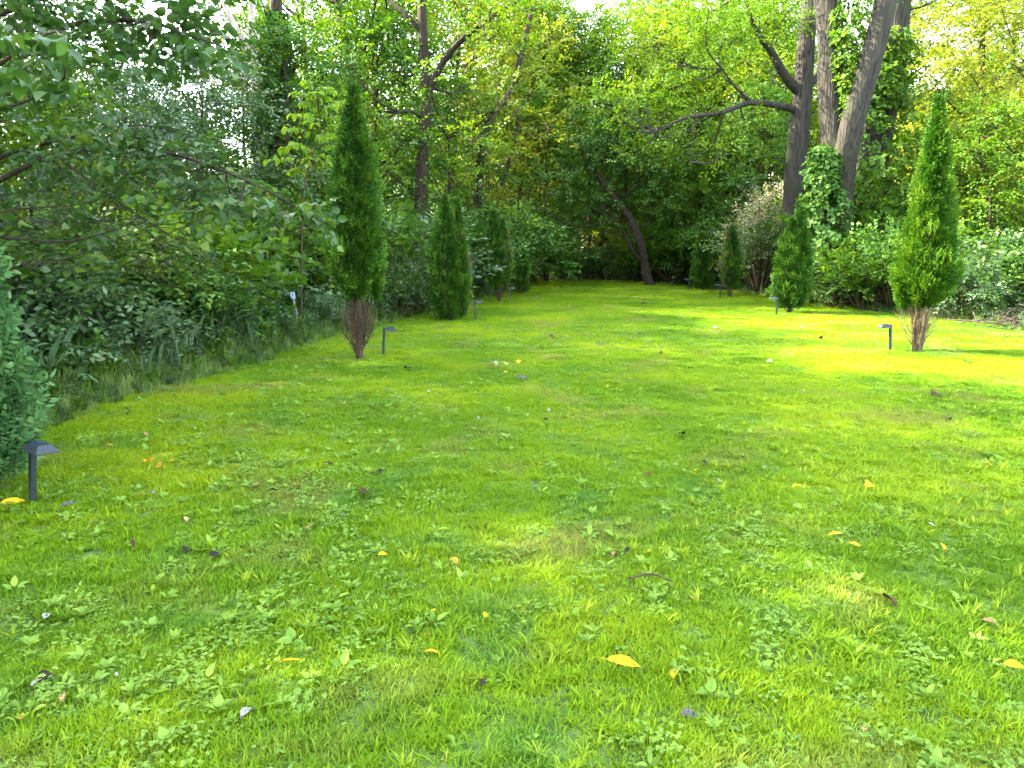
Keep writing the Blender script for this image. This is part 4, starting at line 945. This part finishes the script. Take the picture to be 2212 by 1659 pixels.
FALLEN = [  # px, py, length px, colour, outline, label
 (1312, 1457, 72, 'yellow', 2, 'largest bright yellow leaf lying in the near grass'),
 (1462, 1467, 40, 'yellow', 0, 'yellow leaf just beyond the tip of the largest yellow one'),
 (918, 1428, 38, 'yellow', 0, 'plump golden leaf standing on edge in the near clover'),
 (648, 1447, 50, 'yellow', 2, 'long yellow leaf half sunk among clover and broad weeds'),
 (2165, 1455, 34, 'yellow', 0, 'yellow leaf near the edge of the lawn by the frame, beside bright grass'),
 (2148, 1363, 26, 'peach', 0, 'small tan leaf above the yellow one at the frame edge'),
 (1868, 1593, 24, 'cream', 0, 'small tan oval leaf in the near corner grass'),
 (1470, 1562, 32, 'grey', 3, 'grey-brown curled leaf in the near grass below the big yellow leaves'),
 (545, 1553, 40, 'white', 1, 'crumpled whitish leaf with a grey shade in the near weeds'),
 (140, 1519, 38, 'peach', 2, 'peach-coloured leaf next to dark and white scraps in the corner'),
 (117, 1477, 34, 'dark', 1, 'large blackened leaf beside a white scrap in the corner'),
 (72, 1502, 30, 'white', 1, 'white scrap of leaf beside the blackened leaf'),
 (52, 1573, 24, 'orange', 0, 'orange leaf lowest in the corner grass'),
 (1045, 1498, 28, 'dark', 3, 'black folded leaf in the near grass between the golden leaves'),
 (108, 1343, 22, 'white', 1, 'pale white leaf alone in the weeds by the frame edge'),
 (256, 1480, 20, 'white', 2, 'thin white leaf sliver near the peach leaf'),
 (975, 1222, 26, 'orange', 1, 'orange leaf in the middle of the near lawn'),
 (817, 1213, 22, 'yellow', 0, 'yellow leaf before the brown curled leaf of the mid lawn'),
 (930, 1387, 18, 'orange', 2, 'small orange leaf over the golden upright leaf'),
 (1048, 1350, 18, 'yellow', 0, 'tiny yellow leaf between golden leaf and black folded leaf'),
 (942, 1332, 16, 'yellow', 2, 'tiny yellow sliver in the near grass'),
 (395, 1195, 30, 'dark', 2, 'black leaf shadowed under broad weeds'),
 (455, 1217, 32, 'dark', 0, 'second black leaf just beside the weeds, rounder'),
 (290, 1198, 26, 'brown', 2, 'dark thin leaf on the mossy patch'),
 (735, 1128, 26, 'grey', 0, 'grey leaf in the mid lawn behind broad weeds'),
 (660, 1157, 20, 'peach', 2, 'peach sliver among fine grass'),
 (795, 1072, 26, 'brown', 1, 'curled brown leaf on open mid lawn'),
 (598, 1071, 26, 'dark', 3, 'dark brown curled leaf left of the cream leaf'),
 (663, 1038, 30, 'peach', 0, 'orange-cream leaf standing upright on the mid lawn'),
 (562, 1056, 24, 'peach', 2, 'flat peach leaf by the dark brown curled one'),
 (703, 1013, 22, 'dark', 3, 'dark speck of a leaf beyond the orange-cream leaf'),
 (817, 1026, 20, 'dark', 0, 'dark leaf in the middle lawn'),
 (312, 1081, 20, 'yellow', 0, 'yellow leaf paired with a white one'),
 (329, 1075, 18, 'white', 1, 'white leaf touching the small yellow one'),
 (326, 1008, 34, 'yellow', 3, 'yellow cluster leaf, longest of three'),
 (345, 1020, 22, 'orange', 1, 'orange leaf at the tail of the yellow three'),
 (364, 1009, 16, 'yellow', 0, 'small yellow leaf of the three'),
 (245, 973, 24, 'orange', 2, 'faded orange leaf near the nearest path light'),
 (315, 950, 18, 'peach', 0, 'upright pale leaf on the clover near the bank'),
 (278, 899, 16, 'dark', 3, 'black leaf close to the bank grass'),
 (5, 1102, 40, 'yellow', 2, 'yellow leaf at the foot of the mint green arborvitae'),
 (130, 1109, 34, 'grey', 2, 'flat grey-white leaf before the nearest path light'),
 (195, 1143, 20, 'peach', 2, 'peach leaf a little past the nearest path light'),
 (405, 1139, 18, 'cream', 0, 'cream leaf on the fine grass patch'),
 (1057, 798, 22, 'cream', 1, 'cream leaf leading the cluster on mid lawn'),
 (1078, 798, 26, 'white', 1, 'whitest leaf in the centre of the cluster'),
 (1096, 796, 22, 'cream', 0, 'upright yellowish leaf ending the cluster'),
 (1070, 792, 14, 'yellow', 0, 'small yellow leaf behind the whitest leaf'),
 (1120, 792, 18, 'yellow', 0, 'yellow leaf just past the pale cluster'),
 (1088, 809, 14, 'yellow', 2, 'yellow leaf in front of the pale cluster'),
 (1117, 825, 28, 'grey', 3, 'grey leaf with dark underside before the pale cluster'),
 (1190, 733, 18, 'brown', 3, 'brown curled leaf far up the mid lawn'),
 (886, 802, 22, 'dark', 3, 'dark leaf past the bare-footed arborvitae'),
 (928, 853, 12, 'white', 1, 'tiny whitish leaf beside a peach one'),
 (939, 859, 12, 'peach', 0, 'tiny peach leaf beside a whitish one'),
 (1222, 848, 18, 'white', 2, 'slim pinkish white leaf right of the cluster'),
 (1275, 827, 14, 'grey', 2, 'pale grey leaf in the sunny middle'),
 (1036, 910, 20, 'white', 2, 'whitish sliver beside greener turf'),
 (1182, 894, 18, 'white', 0, 'pale leaf in the very middle of the picture'),
 (1176, 911, 14, 'dark', 1, 'dark leaf next to the pale middle leaf'),
 (1307, 908, 20, 'white', 1, 'bright pale leaf in the middle right of the lawn'),
 (1211, 939, 14, 'yellow', 0, 'small yellow leaf below the dark middle leaf'),
 (1475, 947, 24, 'dark', 3, 'dark leaf standing in bright yellow-green grass'),
 (1517, 1004, 22, 'dark', 2, 'dark sliver with a yellow leaf below'),
 (1503, 1026, 18, 'yellow', 0, 'yellow leaf below the dark sliver'),
 (1396, 1036, 22, 'red', 3, 'dark reddish leaf on the middle lawn'),
 (1646, 1021, 16, 'white', 2, 'pale thin leaf between two darker tufts'),
 (1884, 1059, 24, 'yellow', 1, 'yellow leaf on the sunny side of the lawn'),
 (2120, 1011, 20, 'yellow', 0, 'yellow leaf in the brightest turf by the frame'),
 (2047, 914, 22, 'brown', 3, 'dark brown curled leaf on the sunlit patch'),
 (2026, 858, 24, 'brown', 1, 'brown leaf on the lit strip before the tallest arborvitae'),
 (2091, 788, 28, 'grey', 2, 'large grey curled leaf right of the tallest arborvitae'),
 (1665, 788, 20, 'white', 1, 'whitish folded leaf on the bright lawn'),
 (1768, 734, 16, 'brown', 1, 'brown leaf toward the farther bright patch'),
 (1785, 757, 18, 'dark', 2, 'dark leaf behind the brown one on the bright lawn'),
 (1426, 769, 14, 'red', 3, 'reddish brown leaf on the smooth middle turf'),
 (1541, 713, 16, 'white', 1, 'white leaf far up the lawn'),
 (1310, 665, 14, 'cream', 0, 'cream leaf farthest up the middle of the lawn'),
 (1385, 661, 16, 'dark', 3, 'dark leaf farthest up the lawn'),
 (1240, 668, 10, 'dark', 1, 'tiny dark speck of a leaf beside the cream far leaf'),
 (1385, 726, 12, 'dark', 0, 'dark speck leaf halfway up the lawn'),
 (1735, 708, 18, 'cream', 2, 'tan sliver on the far bright strip'),
 (1690, 684, 14, 'white', 0, 'white leaf before the ragged-topped arborvitae'),
 (2170, 729, 18, 'brown', 2, 'brown leaf on the rough turf by the frame edge'),
 (1555, 1049, 16, 'white', 1, 'pale green-white leaf below the yellow and dark pair'),
 (1730, 1061, 14, 'yellow', 0, 'tiny yellow leaf on the middle of the sunny half'),
 (2005, 1143, 18, 'white', 2, 'slim white leaf in the bright right turf'),
 (1415, 1101, 16, 'orange', 0, 'orange-yellow leaf under the dark reddish one'),
 (1855, 1195, 26, 'yellow', 0, 'yellow leaf lying flat before a paler one'),
 (1790, 1170, 30, 'yellow', 2, 'faded yellow blade-like leaf in bright grass'),
 (2030, 1188, 22, 'yellow', 2, 'yellow leaf in lit grass toward the frame'),
 (1910, 1306, 34, 'brown', 1, 'dark brown rounded leaf sunk in the right turf'),
 (1350, 1208, 26, 'dark', 2, 'dark bluish leaf standing beside pale leaf'),
 (1323, 1206, 18, 'peach', 0, 'pale peach leaf beside a dark bluish leaf'),
 (1400, 1205, 12, 'yellow', 0, 'tiny yellow leaf near the dark stick'),
 (1500, 1310, 18, 'peach', 2, 'peach sliver beyond the dark stick'),
]
seen = set()
for k, (px, py, sz, c, kd, lab) in enumerate(FALLEN):
    p = G(px, py); dist = (p - Vector((0, 0, EYE))).length; L_ = sz / F * dist * .92
    o = obj('fallen_leaf', flm[c][kd], None, (p.x, p.y, .036 + .12 * L_), (rng.normal(0, .25), rng.normal(-.05, .2), rng.uniform(0, 6.28)), max(.04, L_) * (.75 if c == 'white' else 1), label=lab, category='leaf', group='fallen leaves on the lawn')
    if k == 0: o.rotation_euler = (.25, .12, R(-8)); o.location.z = .07
T = Tubes(); a = G(1355, 1270); b = G(1450, 1275)
T.add(wander(smooth_line([a + Vector((0, 0, .05)), (a + b) / 2 + Vector((0, .02, .07)), b + Vector((0, 0, .05))], 12), .01), np.linspace(.007, .004, 12), 6, .2)
T.add([(a + b) / 2 + Vector((0, .01, .065)), (a + b) / 2 + Vector((.03, .04, .08))], [.003, .002], 5)
obj('fallen_twig', T.mesh('fallen_twig', M['twig'], a), None, a, label='thin dark stick lying in the near grass', category='twig')

# ---------------------------------------------------------------- near linden reaching in from the bank
d = 8.6
base = Vector((X(-60, d), d, 0))
def px_line(rows): return [Pt(*r) for r in rows]
boughs = [
 ([(-60, 150, 8.6), (120, 62, 8.0), (300, 45, 7.2), (400, 75, 6.8), (500, 105, 6.5)], .07, .008),
 ([(-60, 60, 8.6), (60, 5, 7.5), (200, -20, 6.5), (330, -10, 6)], .07, .012),
 ([(-60, 260, 8.6), (60, 215, 6.8), (130, 175, 5.2), (150, 150, 4.6)], .045, .006),
 ([(-60, 190, 8.6), (30, 115, 6.2), (100, 70, 4.8), (150, 80, 4.3)], .04, .006),
 ([(-60, 420, 8.6), (120, 335, 8.3), (330, 325, 8.0), (520, 385, 7.6), (690, 480, 7.4)], .07, .006),
 ([(-60, 360, 8.6), (140, 300, 9), (300, 270, 9.3), (440, 300, 9.4)], .05, .008),
 ([(-60, 505, 8.6), (120, 522, 8.0), (220, 505, 7.6), (300, 470, 7.4)], .035, .006),
 ([(-60, 560, 8.6), (80, 570, 8.0), (190, 545, 7.7), (255, 525, 7.5)], .025, .004),
 ([(220, 505, 7.6), (300, 560, 7.5), (380, 620, 7.4)], .014, .003),
 ([(120, 335, 8.3), (260, 440, 8.0), (400, 530, 7.8), (480, 580, 7.6)], .022, .004),
 ([(250, 440, 8.0), (330, 510, 7.9), (370, 590, 7.8)], .012, .003),
 ([(-60, 470, 8.6), (60, 450, 8.2), (180, 440, 8), (300, 395, 7.8)], .025, .004),
 ([(300, 470, 7.4), (350, 500, 7.4), (430, 540, 7.3)], .008, .003),
]
low = []
for rows, rpx, fl in [
 ([(60, 50), (150, 75), (235, 50), (320, 95), (400, 75), (455, 110), (110, 5), (230, -5), (350, 15), (430, 30), (280, 130), (20, 20)], 66, 7.2),
 ([(30, 90), (100, 130), (60, 175)], 55, 6.2),
 ([(190, 330), (260, 345), (340, 335), (410, 370), (480, 395), (545, 425), (610, 455), (660, 480), (330, 385), (420, 425), (230, 290), (500, 445), (150, 375), (390, 310), (290, 285)], 50, 7.9),
 ([(20, 260), (70, 330), (10, 400), (90, 420), (30, 480), (130, 480), (60, 560), (160, 300), (230, 480), (10, 330)], 52, 8.8)]:
    for px, py in rows:
        dd = fl + rng.normal(0, .4); r = rpx * PXM(dd) * rng.uniform(.8, 1.2); low.append((Pt(px, py, dd), (r, r, r * .42)))
high = []  # upper crown added above the frame to shade the lawn
for k in range(46):
    a = k * 2.4; q = 5.6 * math.sqrt((k + .5) / 46); z = 5.6 + 8.0 * (1 - (q / 6.4) ** 2) * rng.uniform(.15, 1)
    c = (base.x + .8 + math.cos(a) * q, base.y - 1.5 + math.sin(a) * q * 1.1, z)
    if (z - EYE) < .38 * c[1] + 2.2 and c[1] > 2: continue
    r = rng.uniform(1.0, 1.5); high.append((c, (r, r, r * .6)))
t = thing('linden', 'near linden whose drooping leafy boughs reach in over the bank', 'tree', base)
T = Tubes(); ln = wander(smooth_line([base, base + Vector((.1, 0, 4)), base + Vector((.5, -.4, 9)), base + Vector((.8, -.8, 13))], 26), .1)
T.add(ln, np.linspace(.30, .06, 26), 18, .05); obj('trunk', T.mesh('trunk', M['bark'], base), t)
lines = [ln]
for rows, r0, r1 in boughs:
    l2 = smooth_line(px_line(rows), 18); lines.append(l2); Lb = Tubes(); Lb.add(wander(l2, .02), np.linspace(r0 * .5, r1 * .6, 18), 7, .04)
    obj('bough', Lb.mesh('bough', M['bark'], base), t)
A = np.concatenate(lines[1:]); B = Tubes()
for c, r in low:
    c = np.array(tuple(c)); limb_to(B, A[np.argmin(np.linalg.norm(A - c, axis=1))], c, r, .010, 7)
for c, r in high:
    limb_to(B, on_line(ln, max(4, c[2] - 1.5)), c, r, .03, 5)
for _ in range(110):      # bare fine twigs under the boughs
    s = Pt(rng.uniform(-20, 420), rng.uniform(420, 600), rng.uniform(7.3, 8.5)); u = Vector((rng.uniform(.2, .9), rng.normal(0, .3), rng.uniform(-.45, .35)))
    u = u * rng.uniform(.4, 1.1)
    B.add(smooth_line([s, s + u * .5 + Vector((0, 0, .05)), s + u], 5), np.linspace(.005, .002, 5), 3, cap=False)
obj('branches', B.mesh('branches', M['bark'], base), t, kind='stuff')
L = Leaves(); crown(L, low, .10, 1.5, .5, 9, .38, .8, flat=.35, upward=.0)
obj('crown', L.mesh('crown', [M['lime2']], shape='leaf', origin=base), t)
L = Leaves(); crown(L, high, .12, .8, .5, 9, .5, .8)
obj('shade_crown', L.mesh('crown', [M['lime2']], origin=base), t)
ll = [leaf_mesh('linden_leaf', 'lime2', 'heart', .25, .1, .35, v, tw) for v, tw in ((.35, .2), (.6, -.2), (.85, .1), (.5, -.4))]
nl = 0
for (x0, y0, x1, y1, d0, d1, n) in [(0, 45, 150, 110, 4.2, 4.9, 60), (0, 125, 150, 210, 4.4, 5.2, 70), (380, 40, 510, 165, 6.2, 6.8, 55), (540, 385, 680, 480, 6.9, 7.5, 45), (150, 250, 300, 330, 7.6, 8.0, 30), (300, 130, 400, 170, 6.4, 7.0, 25)]:
    for k in range(n):
        u, w = rng.random(2); p = Pt(x0 + (x1 - x0) * u, y0 + (y1 - y0) * (.25 + .35 * u + .4 * w), rng.uniform(d0, d1)) - base
        obj('leaf', ll[rng.integers(4)], t, p, (rng.normal(0, .45), rng.uniform(.2, .9), rng.uniform(0, 6.28)), rng.uniform(.07, .115))

# bright sapling before the wood
d = 14.5; base = Vector((X(650, d), d, 0))
t = thing('sapling', 'slender sapling with bright lime green leaves beside the tall dark arborvitae', 'tree', base)
st = smooth_line([base, Pt(655, 430, d), Pt(678, 330, d), Pt(690, 250, d), Pt(676, 185, d)], 24); T = Tubes(); T.add(st, np.linspace(.022, .004, 24), 7)
br = []
for k in range(30):
    s = st[min(23, 8 + k // 2)]; a = k * 2.4; ln_ = rng.uniform(.35, .85) * (1.1 - k * .022)
    e = np.array(s) + np.array([math.cos(a) * ln_, math.sin(a) * ln_ * .7, rng.uniform(-.02, .22)]); l3 = smooth_line([s, (np.array(s) + e) / 2 + [0, 0, .08], e], 9)
    T.add(l3, np.linspace(.009, .003, 9), 4); br.append(l3)
obj('trunk', T.mesh('trunk', M['twig'], base), t)
lm_ = [leaf_mesh('sapling_leaf', 'lime', 'ovate', .3, .15, .15, v, tw) for v, tw in ((.2, .2), (.6, -.2), (1, .3))]
for l3 in br:
    for k in range(2, 9):
        for sd in (-1, 1):
            dv = l3[min(8, k + 1)] - l3[k - 1]; az_ = math.atan2(dv[1], dv[0]) + sd * rng.uniform(.5, 1.3)
            obj('leaf', lm_[rng.integers(3)], t, Vector(l3[k]) - base, (rng.normal(0, .4), rng.uniform(.1, 1.1), az_), rng.uniform(.11, .18))

# ---------------------------------------------------------------- path lights and marker post
M['lamp_metal'] = plain_mat('lamp_slate_metal', (.022, .028, .036), .5, .35, .2, 60, .2)
M['lamp_post'] = plain_mat('lamp_post_black', (.008, .013, .014), .5, .4, .2, 40)
M['solar'] = plain_mat('solar_cell', (.02, .028, .05), .15, .6, .3, 25)
M['lens'] = plain_mat('frosted_lens', (.55, .56, .55), .4, .5, .05)
def box_bm(bm, x0, x1, y0, y1, z0, z1, bev=0, top=None):
    t_ = top or (x0, x1, y0, y1)
    v = [bm.verts.new(p) for p in [(x0, y0, z0), (x1, y0, z0), (x1, y1, z0), (x0, y1, z0), (t_[0], t_[2], z1), (t_[1], t_[2], z1), (t_[1], t_[3], z1), (t_[0], t_[3], z1)]]
    fs = [bm.faces.new([v[i] for i in q]) for q in ((3, 2, 1, 0), (4, 5, 6, 7), (0, 1, 5, 4), (1, 2, 6, 5), (2, 3, 7, 6), (3, 0, 4, 7))]
    if bev:
        es = list({e for f in fs for e in f.edges}); bmesh.ops.bevel(bm, geom=es, offset=bev, segments=2, affect='EDGES')
def bm_mesh(name, fn, mat):
    bm = bmesh.new(); fn(bm); me = bpy.data.meshes.new(name); bm.to_mesh(me); bm.free(); me.materials.append(M[mat]); return me
HP = .43
pm = bm_mesh('post', lambda b: box_bm(b, -.018, .018, -.018, .018, -.02, HP - .02, .003), 'lamp_post')
bkt = bm_mesh('bracket', lambda b: box_bm(b, -.0205, .03, -.0205, .0205, HP - .034, HP + .012, .002), 'lamp_post')
hm = bm_mesh('head', lambda b: (box_bm(b, .003, .192, -.075, .075, HP - .028, HP - .024, 0), box_bm(b, .003, .192, -.075, .075, HP - .0235, HP + .02, .0012, (.045, .15, -.04, .04))), 'lamp_metal')
pn = bm_mesh('solar_panel', lambda b: box_bm(b, .052, .143, -.034, .034, HP + .0205, HP + .0235, 0), 'solar')
ln2 = bm_mesh('lens', lambda b: box_bm(b, .03, .165, -.05, .05, HP - .034, HP - .0285, 0), 'lens')
def knob(b):
    r = bmesh.ops.create_cone(b, cap_ends=True, segments=14, radius1=.009, radius2=.008, depth=.012)
    bmesh.ops.rotate(b, verts=r['verts'], cent=(0, 0, 0), matrix=Matrix.Rotation(R(58), 3, 'X')); bmesh.ops.translate(b, verts=r['verts'], vec=(.118, -.058, HP + .002))
kb = bm_mesh('knob', knob, 'lamp_post')
for px, py, yaw, tilt, lab in [
 (70, 1090, -32, (0, R(7)), 'nearest path light, slate head on a black post beside the mint green arborvitae'),
 (828, 768, 4, (0, R(3.5)), 'path light beside the bare-footed tall dark arborvitae'),
 (1027, 691, 8, (0, R(-2)), 'path light beside the two-tipped arborvitae'),
 (1100, 652, 10, (0, 0), 'small path light between the twin-tipped and the small dark arborvitae'),
 (1923, 759, 184, (0, R(-5)), 'path light beside the fan of stems of the tallest arborvitae'),
 (1677, 681, 176, (0, 0), 'path light before the ragged-topped arborvitae'),
 (1555, 643, 180, (0, 0), 'path light beside the small arborvitae with the sunlit flank'),
 (1488, 627, 180, (0, 0), 'farthest path light, beside the very dark arborvitae')]:
    t = thing('path_light', lab, 'path light', G(px, py), 'solar path lights at the arborvitaes', R(yaw)); t.rotation_euler = (Matrix.Rotation(tilt[1], 3, 'Y') @ Matrix.Rotation(R(yaw), 3, 'Z')).to_euler()
    for nm, me in (('post', pm), ('bracket', bkt), ('head', hm), ('solar_panel', pn), ('lens', ln2), ('knob', kb)): obj(nm, me, t)

M['stake'] = plain_mat('grey_wood_stake', (.26, .23, .17), .8, .2, .25, 50)
M['blue_plate'] = plain_mat('blue_plate', (.10, .26, .42), .5, .4, .1)
M['pale_print'] = plain_mat('pale_print', (.45, .52, .60), .5, .4, .1)
d = 14.1; p = Vector((X(648, d), d, 0))
t = thing('marker_post', 'leaning grey wooden stake topped by a small blue plate in the bank growth', 'marker post', p); t.rotation_euler = (0, R(-6.5), R(6))
top = H(632, d)
obj('stake', bm_mesh('stake', lambda b: box_bm(b, -.022, .022, -.012, .012, -.03, top, .003), 'stake'), t)
pl_ = obj('plate', bm_mesh('plate', lambda b: box_bm(b, -.042, .042, -.024, -.014, top - .115, top + .02, .002), 'blue_plate'), t)
obj('label_face', bm_mesh('label', lambda b: box_bm(b, -.033, .036, -.0262, -.0245, top - .10, top + .012, 0), 'pale_print'), pl_)
M['dark_print'] = plain_mat('dark_print', (.03, .05, .12), .5, .3, .05)
def marks(b):
    for z in (-.012, -.030, -.050, -.068): box_bm(b, -.018, .016 - (.008 if z == -.030 else 0), -.0280, -.0268, top + z, top + z + .010)
    box_bm(b, -.005, .004, -.0284, -.0281, top - .06, top + .0)
obj('printed_marks', bm_mesh('marks', marks, 'dark_print'), pl_)

# brush pile at the frame edge, right
p = G(2262, 714) + Vector((0, .6, 0)); t = thing('brush_pile', 'pile of grey dead brushwood among rough grass at the frame edge', 'brush pile', p); T = Tubes()
for k in range(80):
    a = rng.uniform(0, 6.28); q = rng.uniform(0, .9) ; c = np.array([math.cos(a) * q * 1.3, math.sin(a) * q, rng.uniform(0, .4) * (1 - q / 1.3)])
    u = rnd_dirs(1)[0] * np.array([1, 1, .45]) * rng.uniform(.2, .6)
    T.add(smooth_line([c - u, c + rng.normal(0, .06, 3), c + u], 5), np.linspace(.016, .004, 5) * rng.uniform(.5, 1.3), 5)
obj('brushwood', T.mesh('brushwood', M['deadwood']), t, kind='stuff')
